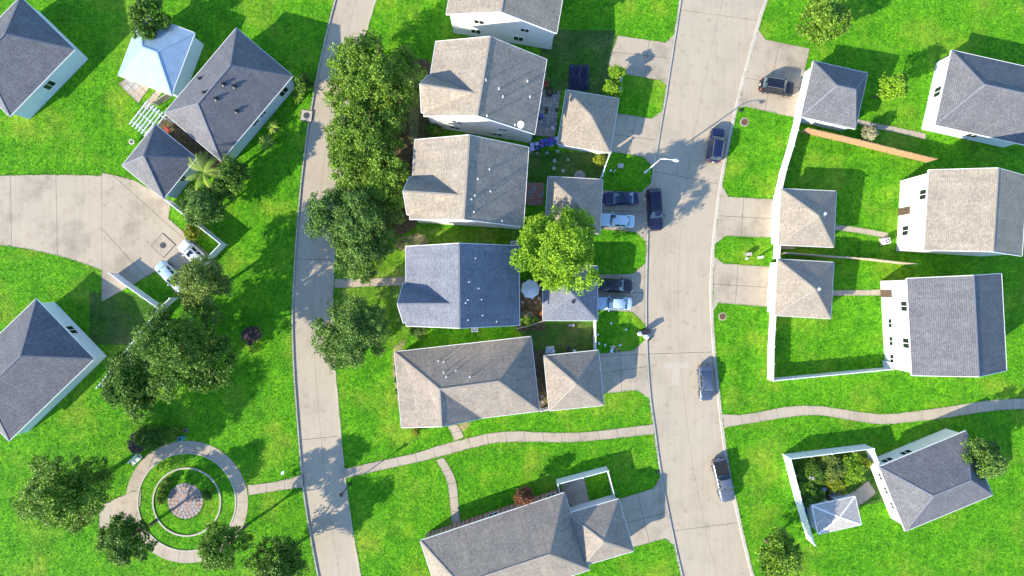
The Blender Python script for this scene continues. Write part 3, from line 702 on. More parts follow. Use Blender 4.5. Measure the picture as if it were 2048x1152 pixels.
# houses that the edges of the photograph cut off
gable_house('house', 'two storey white house at the right edge, beside the square fenced lawn', [(1820, 752), (2010, 740), (2006, 548), (1818, 556)], 5.3, 2.7, 'shingle_grey', 'ridge_grey', 'siding_white',
    wins=[('W', -4.6, 1.6, 1.2, 0.7), ('W', -2.2, 1.6, 1.2, 0.7), ('W', 0.2, 1.6, 1.2, 0.7), ('W', -2.2, 4.2, 1.3, 1.1), ('W', 2.6, 4.2, 1.3, 1.1), ('W', 4.2, 1.1, 1.0, 2.1, 'door')])
gable_house('house', 'two storey white house at the right edge, behind the air conditioner', [(1850, 500), (2046, 512), (2052, 352), (1856, 340)], 5.3, 2.7, 'shingle_beige', 'ridge_beige', 'siding_white',
    wins=[('W', -2.2, 1.6, 1.3, 1.1), ('W', 2.2, 4.2, 1.3, 1.1), ('W', 0.5, 1.1, 1.0, 2.1, 'door')])
hip_house('house', 'low grey roofed house at the lower right corner, beside the overgrown garden', 'house', [(1812, 1062), (1985, 990), (1932, 862), (1757, 934)], 3.0, 2.5, 'shingle_grey', 'ridge_grey', 'siding_white', ridge=2.6,
    wins=[('N', -4.2, 1.8, 1.4, 0.9), ('N', -1.5, 1.8, 1.4, 0.9), ('W', 2.6, 1.8, 1.0, 0.7), ('W', 0.6, 1.8, 1.0, 0.7), ('W', -1.6, 1.8, 1.0, 0.7)])
hip_house('house', 'red brick house with brown roof at the bottom edge', 'house', [(890, 1236), (1178, 1140), (1130, 985), (842, 1081)], 2.8, 3.4, 'shingle_tan', 'ridge_beige', 'brick_red', ridge=6.0,
    wins=[('N', 8.2, 1.6, 1.4, 1.1), ('N', 0, 1.6, 1.4, 1.1), ('E', 0, 1.6, 1.4, 1.1)])
hip_house('garage', 'tan roofed garage at the bottom edge, behind the small white fenced yard', 'garage', [(1165, 1132), (1268, 1102), (1237, 998), (1134, 1028)], 2.7, 2.4, 'shingle_tan', 'ridge_beige', 'siding_white', wins=gd_e, group=gg)
gable_house('house', 'two storey beige roofed house beyond the top edge, above the street trees', [(892, 28), (1112, 66), (1140, -80), (918, -118)], 5.3, 2.8, 'shingle_beige', 'ridge_beige', 'siding_white', cross=(0.5, 2.4, 2.5), wins=sidew)
hip_house('house', 'grey hip roofed house at the left edge, below the court', 'house', [(20, 880), (190, 716), (70, 600), (-100, 764)], 2.9, 2.7, 'shingle_grey', 'ridge_grey', 'siding_blue', ridge=3.2, wins=[('E', 0, 1.6, 1.4, 1.1), ('N', 0, 1.6, 1.4, 1.1)])
hip_house('house', 'pale blue metal roofed house cut off at the upper left corner', 'house', [(140, 170), (230, 230), (372, 168), (250, 70)][:0] or [(236, 150), (342, 190), (390, 66), (284, 26)], 2.9, 1.3, 'metal_roof_blue', 'metal_roof_blue', 'siding_blue', ridge=1.0, wins=[('S', 0, 1.6, 1.4, 1.1)])
hip_house('house', 'grey hip roofed house beyond the upper right corner', 'house', [(1872, 250), (2052, 290), (2082, 140), (1902, 100)], 2.9, 2.6, 'shingle_grey', 'ridge_grey', 'siding_blue', ridge=3.0, wins=[('W', 0, 1.6, 1.4, 1.1), ('S', 0, 1.6, 1.4, 1.1)])
hip_house('house', 'grey hip roofed house beyond the upper left corner', 'house', [(20, 232), (150, 98), (40, -6), (-90, 128)], 2.9, 2.9, 'shingle_grey', 'ridge_grey', 'siding_blue', ridge=2.2, wins=[('S', 0, 1.6, 1.4, 1.1), ('W', 0, 1.6, 1.4, 1.1)])
hip_house('shed', 'small pale roofed shed at the bottom of the overgrown garden', 'shed', [(1640, 1062), (1730, 1052), (1702, 990), (1622, 1018)], 2.2, 0.6, 'paver_pale', 'trim_white', 'siding_white', ov=0.15, wins=[('N', 0, 1.0, 0.8, 1.7, 'door')])

# satellite dish on the first house
l = None; z = 6.3
for _ in range(6):
    l = to_local(hA, P(1041, 253, z)); z = rzA(l.x, l.y)
dm = MB(); R = Matrix.Rotation(math.radians(38), 3, 'X')
for i in range(16):
    pass
ringp = lambda r, dz_: [R @ Vector((r * math.cos(2 * math.pi * k / 16), r * 1.15 * math.sin(2 * math.pi * k / 16), dz_)) + Vector((l.x, l.y, z + 0.75)) for k in range(16)]
vsx = ringp(0.05, -0.08) + ringp(0.25, -0.04) + ringp(0.42, 0.04) + ringp(0.42, 0.01) + ringp(0.25, -0.07) + ringp(0.05, -0.11)
fs = [(r * 16 + k, r * 16 + (k + 1) % 16, ((r + 1) % 6) * 16 + (k + 1) % 16, ((r + 1) % 6) * 16 + k) for r in range(5) for k in range(16)] + [tuple(range(15, -1, -1)), tuple(range(80, 96))]
dm.add(vsx, fs)
wp = Matrix.Rotation(hA.rotation_euler[2], 4, 'Z') @ Vector((l.x, l.y, z)) + Vector(hA.location)
ds = thing('satellite_dish', 'small white satellite dish on the edge of the beige roof', 'satellite dish', (wp.x, wp.y, z), hA.rotation_euler[2])
dm.v = [(v[0] - l.x, v[1] - l.y, v[2] - z) for v in dm.v]
build('reflector', dm, 'lamp_white', ds, smooth=40)
build('mast', MB().tube([(0, 0, -0.05), (0, 0, 0.5), (0, -0.05, 0.7)], 0.03), 'metal_grey', ds)
build('feed_arm', MB().tube([(0, 0, 0.65), (0, -0.4, 0.95)], 0.02).box((0, -0.42, 0.98), (0.08, 0.1, 0.08)), 'metal_grey', ds)

# ------------------------------------------------------------------ fences
def fence(label, pts_px, h, mat, name='fence', seg=2.4, post=None, th=0.05, z0=0.12, group=None):
    pts = [P(*p) for p in pts_px]; o = pts[0].copy(); o.z = z0
    t = thing(name, label, 'fence', o, 0, group)
    pr = 0.07 if mat == 'vinyl_white' else 0.05
    def postat(p):
        q = p - o; build('post', MB().box((q.x, q.y, (h + 0.1) / 2 - 0.05), (pr * 2, pr * 2, h + 0.16)).box((q.x, q.y, h + 0.14), (pr * 2.5, pr * 2.5, 0.05)), mat, t)
    first = True
    for a, b in zip(pts[:-1], pts[1:]):
        L = (b - a).length; n = max(1, round(L / seg)); d = (b - a).normalized(); ang = math.atan2(d.y, d.x)
        if first: postat(a); first = False
        for i in range(n):
            p, q = a + d * (L * i / n + pr), a + d * (L * (i + 1) / n - pr); m = (p + q) / 2 - o; ll = (q - p).length
            jig = random.uniform(-0.008, 0.008)
            pn = build('panel', MB().box((m.x, m.y, h / 2 + 0.02), (ll - 0.004, th, h - 0.06), ang + jig), mat, t)
            build('rail', MB().box((m.x, m.y, h), (ll - 0.006, th * 2.2, 0.09), ang), mat, pn); build('rail', MB().box((m.x, m.y, 0.1), (ll - 0.006, th * 1.8, 0.1), ang), mat, pn)
            postat(a + d * (L * (i + 1) / n))
    return t
random.seed(11)
fence('long white fence beside the lawn with the round manhole cover, at the black car', [(1588, 238), (1572, 300), (1558, 345), (1548, 390)], 1.75, 'vinyl_white')
fence('short white fence linking the two beige garages across the street', [(1548, 480), (1545, 517)], 1.7, 'vinyl_white')
fence('white fence around the thick square lawn at the right', [(1539, 622), (1535, 690), (1534, 757), (1650, 746), (1765, 735), (1764, 722)], 1.6, 'vinyl_white')
fence('sunlit tan wooden fence running right from the white fence', [(1600, 265), (1700, 288), (1800, 313), (1850, 325)], 1.75, 'fence_wood')
fence('weathered wooden fence between the two beige garages', [(1556, 507), (1660, 515), (1720, 519), (1788, 527), (1812, 529)], 1.75, 'wood_pale')
fence('white fence around the overgrown garden at the lower right', [(1612, 1075), (1590, 1003), (1565, 908), (1645, 898), (1726, 888), (1744, 940)], 1.9, 'vinyl_white')
fence('white fence around the small yard at the bottom edge', [(1119, 985), (1113, 958), (1162, 945), (1211, 932), (1222, 975), (1229, 1000)], 1.75, 'vinyl_white')
fence('white fence panel run below the beige garage and its stepping stone yard', [(1216, 312), (1206, 338), (1200, 358)], 1.75, 'vinyl_white')
fence('white fence between the blue roofed garage and the tan garage', [(1187, 638), (1187, 670), (1187, 702)], 1.75, 'vinyl_white')
fence('thin wooden fence at the foot of the patio planting', [(1034, 656), (1060, 649), (1088, 640)], 1.2, 'wood_pale', seg=1.8)
fence('white fence corner beside the white car, near the round bush', [(347, 404), (400, 446), (455, 490), (430, 516)], 1.6, 'vinyl_white')
fence('white fence running to the left edge above the brown yard', [(238, 548), (265, 568), (334, 617)], 1.5, 'vinyl_white')
fence('white fence along the brown yard behind the big dark tree', [(357, 596), (334, 617), (265, 706), (215, 770)], 1.6, 'vinyl_white')
fence('thin pale fence by the patio at the upper left corner', [(325, 176), (352, 190), (318, 212)], 1.1, 'wood_pale', seg=2.0)
fence('white gate fence between the low corner house and its garage', [(1081, 817), (1097, 813)], 1.5, 'vinyl_white', seg=1.2)
fence('white fence piece beside the upper lawn next to the yellow green bush', [(1240, 150), (1236, 190)], 1.5, 'vinyl_white')

# ------------------------------------------------------------------ foliage
def quads_mesh(name, V, mat, parent=None, tint=None, tri=False):
    n, k = V.shape[0], V.shape[1]
    me = bpy.data.meshes.new(name)
    me.vertices.add(n * k); me.vertices.foreach_set('co', V.reshape(-1).astype(np.float32))
    me.loops.add(n * k); me.loops.foreach_set('vertex_index', np.arange(n * k, dtype=np.int32))
    me.polygons.add(n); me.polygons.foreach_set('loop_start', np.arange(0, n * k, k, dtype=np.int32)); me.polygons.foreach_set('loop_total', np.full(n, k, dtype=np.int32))
    me.update(calc_edges=True)
    a = me.attributes.new('tint', 'FLOAT', 'FACE'); a.data.foreach_set('value', (tint if tint is not None else np.random.rand(n)).astype(np.float32))
    me.materials.append(M[mat]); o = bpy.data.objects.new(name, me); col.objects.link(o)
    if parent: o.parent = parent
    return o
def leaves(rng, cent, size, up=0.5, aspect=0.55):
    n = len(cent)
    nrm = rng.normal(size=(n, 3)); nrm[:, 2] = np.abs(nrm[:, 2]) + up; nrm /= np.linalg.norm(nrm, axis=1)[:, None]
    t = rng.normal(size=(n, 3)); t -= nrm * (t * nrm).sum(1)[:, None]; t /= np.linalg.norm(t, axis=1)[:, None]
    b = np.cross(nrm, t); s = (size * rng.uniform(0.6, 1.4, n))[:, None]
    return np.stack([cent - t * s, cent - b * s * aspect + t * s * 0.1, cent + t * s, cent + b * s * aspect + t * s * 0.1], 1)
def crown_pts(rng, lobes, n_cl, per, cr):
    """leaf points on many small clumps that sit on the lobes, with gaps between them"""
    w = np.array([l[3] * l[4] for l in lobes]); idx = rng.choice(len(lobes), n_cl, p=w / w.sum())
    L = np.array(lobes)[idx]
    d = rng.normal(size=(n_cl, 3)); d[:, 2] = np.where(rng.random(n_cl) < 0.75, np.abs(d[:, 2]), d[:, 2]); d /= np.linalg.norm(d, axis=1)[:, None]
    C = L[:, :3] + d * (rng.uniform(0.55, 1.0, n_cl) ** 0.8)[:, None] * L[:, 3:6]
    ct = rng.random(n_cl); rad = cr * rng.uniform(0.55, 1.35, n_cl)
    e = rng.normal(size=(n_cl * per, 3)); e[:, 2] = np.where(rng.random(n_cl * per) < 0.7, np.abs(e[:, 2]), e[:, 2]); e /= np.linalg.norm(e, axis=1)[:, None]
    q = (rng.random(n_cl * per) ** 0.5)[:, None] * np.repeat(rad, per)[:, None]
    pts = np.repeat(C, per, 0) + e * q * np.array([1, 1, 0.6])
    return pts, np.repeat(ct, per), C
def tree(name, label, cx, cy, r_px, h, mat, seed, cat='tree', n=None, leaf=0.2, flat=0.75, group=None, stretch=(1, 1), lob=9, trunk=True, spread=0.42):
    rng = np.random.default_rng(seed)
    zc = h * 0.62; c = P(cx, cy, zc); R = r_px * (H - zc) / F * (1.07 if trunk else 1.0)
    t = thing(name, label, cat, (c.x, c.y, LAWN_Z), 0, group)
    rz_ = min(R * flat, h * 0.42)
    lobes = [(0, 0, zc, R * 0.62 * stretch[0], R * 0.62 * stretch[1], rz_)]
    for i in range(lob):
        a = 2 * math.pi * (i + rng.uniform(-0.3, 0.3)) / lob; q = rng.uniform(0.48, 0.82); rr = R * rng.uniform(0.18, 0.42) * (1.15 - 0.35 * (q > 0.72))
        lobes.append((R * q * math.cos(a) * stretch[0], R * q * math.sin(a) * stretch[1], zc + rng.uniform(-0.45, 0.35) * rz_, rr, rr, rr * 0.75))
    for i in range(4):
        a = rng.uniform(0, 6.28); lobes.append((R * 0.25 * math.cos(a), R * 0.25 * math.sin(a), zc + rz_ * rng.uniform(0.45, 0.75), R * 0.3, R * 0.3, R * 0.25))
    cr = min(0.75, max(0.2, R * 0.15)); n_cl = int((26 if trunk else 34) * (0.75 + 0.25 * flat) * (R / cr / 5.5) ** 2) + 26; lf = max(0.075, min(leaf * 0.6, 0.14))
    per = int(np.clip(2.4 * (cr / lf) ** 2, 14, 80))
    pts, ct, C = crown_pts(rng, lobes, n_cl * 6, per, cr)
    pts[:, 2] = np.maximum(pts[:, 2], 0.15)
    tint = np.clip(ct * 0.6 + rng.random(len(pts)) * 0.45, 0, 1)
    quads_mesh('crown', leaves(rng, pts, lf), mat, t, tint)
    tr = MB(); base_r = max(0.06, R * 0.055)
    if trunk:
        top = zc * 0.75
        tr.tube([(0, 0, -0.1), (0.05 * R, 0, top * 0.4), (0, 0.03 * R, top), (0, 0, zc + rz_ * 0.5)], [base_r * 1.25, base_r, base_r * 0.75, base_r * 0.2], 9)
    build('trunk', tr, 'bark', t, smooth=True) if trunk else None
    br = MB()
    for lb in lobes[1:]:
        s0 = Vector((0, 0, zc * rng.uniform(0.4, 0.7) if trunk else 0.0)); e = Vector(lb[:3])
        m = s0.lerp(e, 0.5) + Vector((0, 0, -0.1 * R)); 
        if not trunk: m.z = max(m.z, 0.05)
        br.tube([s0, m, e], [base_r * 0.5, base_r * 0.35, base_r * 0.1], 5)
        for j in range(3):
            e2 = e + Vector(rng.normal(size=3)) * lb[3] * 0.6; br.tube([m.lerp(e, 0.6), e2], [base_r * 0.2, base_r * 0.06], 4)
    build('limb' if trunk else 'stem', br, 'bark', t, smooth=True)
    return t
st = 'street trees along the narrow street'
tree('oak_tree', 'tall leafy oak at the top edge, first of the row beside the narrow street', 745, 165, 90, 6.8, 'leaf_oak', 21, group=st, n=1500, leaf=0.23)
tree('oak_tree', 'large leafy oak in the row between the narrow street and the dish house', 730, 292, 90, 6.6, 'leaf_oak', 22, group=st, n=1600, leaf=0.23)
tree('oak_tree', 'dark leafy oak overhanging the narrow street, left of the patio house', 716, 440, 86, 6.6, 'leaf_grey', 23, group=st, n=1400, leaf=0.22)
tree('oak_tree', 'leafy oak between the front of the patio house and the dark oak', 765, 372, 52, 6.0, 'leaf_oak', 20, group=st)
tree('oak_tree', 'small oak canopy above the concrete front path', 722, 508, 50, 5.5, 'leaf_grey', 24, group=st, n=560, leaf=0.2)
tree('oak_tree', 'round dark green tree beside the narrow street, left of the blue roof', 703, 668, 74, 6.6, 'leaf_grey', 25, group=st, n=1150, leaf=0.2, stretch=(1.05, 0.9))
tree('ash_tree', 'bright yellow green tree between the houses and the garages', 1118, 498, 84, 10.5, 'leaf_bright', 26, n=1400, leaf=0.25, stretch=(0.98, 1.08), spread=0.5)
tree('park_tree', 'large dark green tree on the park lawn beside the white fence', 372, 700, 102, 10.5, 'leaf_dark', 27, n=1800, leaf=0.24)
tree('park_tree', 'shaded dark tree at the left edge above the round walk', 272, 762, 66, 8.0, 'leaf_dark', 28, n=800, leaf=0.24)
tree('park_tree', 'olive green tree leaning over the two parked cars at the left', 405, 566, 54, 8.5, 'leaf_olive', 29, n=620, leaf=0.2)
tree('bush', 'large round grey green bush beside the white fence corner', 412, 412, 42, 5.0, 'leaf_grey', 30, 'bush', n=520, leaf=0.2, flat=0.9, spread=0.3)
tree('bush', 'dark bush behind the palm tree, against the angled house', 468, 346, 34, 5.5, 'leaf_dark', 31, 'bush', n=380, leaf=0.2)
tree('bush', 'dark bush under the palm fronds, between the round bush and the house', 448, 376, 26, 4.6, 'leaf_dark', 32, 'bush', n=240, leaf=0.2)
tree('shrub', 'dark flowering shrub alone on the shaded park lawn', 502, 669, 20, 1.3, 'leaf_purple', 33, 'shrub', n=150, leaf=0.11, trunk=False, spread=0.2)
tree('shrub', 'yellow green bush between the upper lawn and the beige garage', 1223, 181, 19, 3.0, 'leaf_bright', 34, 'shrub', n=170, leaf=0.16, spread=0.25)
tree('shrub', 'yellow green bush cut by the top edge, beside the dark tarp', 1232, 146, 15, 3.0, 'leaf_bright', 35, 'shrub', n=110, leaf=0.16, spread=0.25)
tree('tree', 'lime green tree cut by the right edge near the grey roofed garage', 1782, 176, 30, 5.5, 'leaf_bright', 36, n=260, leaf=0.2)
tree('shrub', 'pale flowering shrub behind the tan wooden fence', 1737, 267, 19, 2.4, 'leaf_pale', 37, 'shrub', n=110, leaf=0.15, trunk=False, spread=0.25)
tree('shrub', 'reddish small tree beside the brick house at the bottom edge', 1048, 992, 20, 4.0, 'leaf_red', 38, n=190, leaf=0.17)
tree('shrub', 'dark leafy shrub below the dish house wall', 868, 262, 20, 2.0, 'leaf_dark', 39, 'shrub', n=150, leaf=0.16, trunk=False, spread=0.25)
tree('shrub', 'spiky yellow grass clump in the stepping stone yard', 1199, 322, 12, 1.3, 'leaf_yellow', 40, 'shrub', n=70, leaf=0.16, trunk=False, spread=0.2)
tree('shrub', 'small leafy shrub on the grass strip beside the court', 386, 463, 17, 1.6, 'leaf_yellow', 41, 'shrub', n=110, leaf=0.16, trunk=False, spread=0.22)
tree('shrub', 'dark hedge shrub left of the sunlit shrub at the round walk', 306, 872, 30, 1.8, 'leaf_dark', 42, 'shrub', n=300, leaf=0.16, trunk=False, stretch=(1.2, 0.8))
tree('shrub', 'sunlit round shrub beside the teal litter bin', 349, 866, 15, 1.3, 'leaf_oak', 43, 'shrub', n=110, leaf=0.13, trunk=False, spread=0.2)
tree('shrub', 'low purple shrub at the left edge behind the park bench', 276, 886, 20, 1.3, 'leaf_purple', 44, 'shrub', n=140, leaf=0.13, trunk=False, spread=0.22)
tree('shrub', 'small round shrub right of the paved disc', 415, 990, 11, 1.0, 'leaf_dark', 45, 'shrub', n=70, leaf=0.12, trunk=False, spread=0.16)
for i, (x, y, s) in enumerate(((336, 962, 8), (329, 974, 8), (324, 986, 8), (323, 999, 8))):
    tree('hedge_plant', 'clipped green hedge plant left of the paved disc, %s of four' % ('topmost', 'second from the top', 'third from the top', 'lowest')[i], x, y, s, 0.8, 'leaf_oak', 50 + i, 'shrub', n=60, leaf=0.11, trunk=False, spread=0.16, group='hedge by the paved disc')
for i, (x, y, s, ml) in enumerate(((795, 735, 6, 'leaf_grey'), (797, 758, 7, 'leaf_dark'), (799, 782, 7, 'leaf_dark'), (802, 806, 6, 'leaf_yellow'))):
    tree('shrub', 'low foundation shrub along the west wall of the low corner house, %s' % ('topmost', 'second from the top', 'third from the top', 'lowest and yellowish')[i], x, y, s, 0.9, ml, 60 + i, 'shrub', n=50, leaf=0.12, trunk=False, spread=0.18, group='shrubs along the corner house')
tree('shrub', 'yellow green shrub below the front roof edge of the corner house', 832, 862, 8, 0.8, 'leaf_yellow', 66, 'shrub', n=60, leaf=0.12, trunk=False, spread=0.2)
tree('shrub', 'tangle of climbing plants at the foot of the blue roofed house', 1058, 642, 17, 1.2, 'leaf_oak', 67, 'shrub', n=120, leaf=0.12, trunk=False, stretch=(1.5, 0.5))
tree('shrub', 'plant bed with flowers beside the patio pavers', 1054, 632, 11, 0.9, 'leaf_pale', 68, 'shrub', n=40, leaf=0.1, trunk=False)
tree('shrub', 'weedy bush at the shady side of the blue roofed house', 838, 662, 16, 1.4, 'leaf_grey', 69, 'shrub', n=110, leaf=0.14, trunk=False, spread=0.25)
for i, (x, y, s, ml, lb) in enumerate(((1622, 945, 32, 'leaf_dark', 'dark leafy shrub at the upper left of the overgrown garden'), (1662, 936, 30, 'leaf_olive', 'olive weed clump in the middle of the overgrown garden'),
        (1705, 940, 32, 'leaf_bright', 'bright green plant mound at the right of the overgrown garden'), (1668, 966, 24, 'leaf_yellow', 'yellow green low plants in the overgrown garden'),
        (1618, 988, 28, 'leaf_dark', 'dark shrub at the lower left of the overgrown garden'), (1604, 975, 14, 'leaf_bright', 'lime green young plant by the west fence of the overgrown garden'),
        (1731, 925, 10, 'leaf_yellow', 'yellow flowering plant by the east fence of the overgrown garden'))):
    tree('shrub', lb, x, y, s, 1.3, ml, 70 + i, 'shrub', n=int(s * s * 0.34) + 20, leaf=0.13, trunk=False, spread=0.28, group='plants in the overgrown garden')
# border trees beyond the photograph
tree('tree', 'green tree beyond the lower left corner', 130, 985, 84, 10.5, 'leaf_oak', 81, n=1100, leaf=0.24)
tree('tree', 'dark tree on the park lawn below the round walk', 556, 1126, 54, 6.6, 'leaf_dark', 83, n=700, leaf=0.22)

tree('tree', 'tall dark tree below the round walk, left of the other', 258, 1076, 50, 8.0, 'leaf_dark', 88, leaf=0.22)
tree('tree', 'tall green tree between the round walk and the narrow street', 446, 1092, 50, 9.5, 'leaf_oak', 89, leaf=0.22)
tree('tree', 'green tree beyond the top edge near the wide street', 1640, 40, 46, 6.5, 'leaf_oak', 84, leaf=0.22)
tree('tree', 'dark tree beyond the top edge above the angled house', 300, 36, 40, 6.0, 'leaf_dark', 85, leaf=0.22)
tree('tree', 'grey green tree beyond the lower right corner', 1960, 920, 44, 6.0, 'leaf_grey', 86, leaf=0.22)
tree('tree', 'green tree below the overgrown garden at the bottom right', 1560, 1110, 46, 6.5, 'leaf_oak', 87, leaf=0.22)
def palm(name, label, cx, cy, r_px, zc, mat, seed, nf=26, droop=0.5, cat='palm tree', trunk_r=0.2, wid=0.2):
    rng = np.random.default_rng(seed); c = P(cx, cy, zc); R = r_px * (H - zc) / F
    t = thing(name, label, cat, (c.x, c.y, LAWN_Z), 0)
    zz = zc - LAWN_Z
    if zc > 1.0: build('trunk', MB().tube([(0.1, 0, -0.1), (0.05, 0.05, zz * 0.5), (0, 0, zz)], [trunk_r * 1.3, trunk_r, trunk_r * 0.9], 10), 'bark', t, smooth=True)
    for i in range(nf):
        a = 2 * math.pi * i / nf * 2.4 + rng.uniform(-0.2, 0.2); el = rng.uniform(0.0, 1.0); L = R * rng.uniform(0.85, 1.12) * (1 - 0.25 * el)
        d = np.array([math.cos(a), math.sin(a)]); s = np.array([-d[1], d[0]])
        V = []; Q = 14
        def pt(u): return np.array([d[0] * L * u, d[1] * L * u, zz + L * (0.15 + 0.6 * el) * u - L * droop * u * u])
        for k in range(Q):
            u0 = 0.08 + 0.92 * k / Q; p = pt(u0); fwd = (pt(min(1, u0 + 0.05)) - pt(u0 - 0.05)); fwd /= np.linalg.norm(fwd)
            ll = wid * R * (math.sin(math.pi * (0.15 + 0.8 * u0)) + 0.1)
            for sg in (-1, 1):
                tip = p + np.array([s[0], s[1], -0.25]) * sg * np.array([1, 1, sg]) * ll + fwd * ll * 0.7
                w = fwd * (0.06 if R > 2 else 0.035)
                V.append([p - w, tip - w * 0.2, tip + w * 0.2, p + w])
        up = np.array([0, 0, 0.02])
        for k in range(6):
            u0, u1 = k / 6, (k + 1) / 6; w = np.array([s[0], s[1], 0]) * 0.03 * (1.3 - u0)
            V.append([pt(u0) - w + up, pt(u1) - w + up, pt(u1) + w + up, pt(u0) + w + up])
        V = np.array(V); quads_mesh('frond', V, mat, t, np.clip(rng.choice([0.15, 0.5, 0.85, 1.0]) + rng.uniform(-0.15, 0.15, len(V)), 0, 1))
    return t
palm('palm_tree', 'yellow green palm tree between the two dark grey roofs', 407, 344, 48, 4.5, 'leaf_palm', 90, 17, 0.55, wid=0.12)
palm('sago_palm', 'round sago palm nearer the wall of the angled house', 545, 254, 19, 1.2, 'leaf_palm', 91, 22, 0.6, 'sago palm', 0.15, 0.11)
palm('sago_palm', 'round sago palm nearest the park lawn, lower of the pair', 533, 284, 21, 1.2, 'leaf_palm', 92, 22, 0.6, 'sago palm', 0.15, 0.11)
palm('yucca', 'spiky dark plant at the upper corner of the angled house', 596, 192, 17, 0.9, 'leaf_oak', 93, 28, 0.35, 'plant', 0.1, 0.1)
tree('bush', 'dark bush beside the drain, at the top edge', 607, 166, 20, 2.6, 'leaf_dark', 94, 'bush', n=170, leaf=0.16, trunk=False)

# ------------------------------------------------------------------ vehicles
def loft(mb, rings, cap=True):
    n = len(rings[0]); vsx = [p for r in rings for p in r]
    fs = [(i * n + k, i * n + (k + 1) % n, (i + 1) * n + (k + 1) % n, (i + 1) * n + k) for i in range(len(rings) - 1) for k in range(n)]
    if cap: fs += [tuple(range(n - 1, -1, -1)), tuple((len(rings) - 1) * n + k for k in range(n))]
    return mb.add(vsx, fs)
KIND = {
 'sedan': dict(top=[.56, .68, .76, .84, .92, .95, .95, .96, 1.0, 1.0, .95, .74], cab=[(.46, .0), (.14, 1.0), (-.18, 1.04), (-.44, .92), (-.74, .0)], hr=.50, zb=.93, gl=[(.135, -.16), (-.19, -.46)]),
 'suv': dict(top=[.66, .80, .90, .98, 1.03, 1.04, 1.04, 1.04, 1.04, 1.03, 1.0, .86], cab=[(.44, .0), (.16, 1.0), (-.2, 1.05), (-.78, 1.0), (-.95, .05)], hr=.66, zb=1.03, gl=[(.15, -.16), (-.19, -.46), (-.49, -.75)]),
 'truck': dict(top=[.74, .90, 1.02, 1.08, 1.12, 1.12, 1.12, 1.10, 1.10, 1.10, 1.10, 1.05], cab=[(.42, .0), (.20, 1.0), (0.0, 1.03), (-.16, 1.0), (-.22, .0)], hr=.70, zb=1.10, gl=[(.19, .02), (-.01, -.145)]),
}
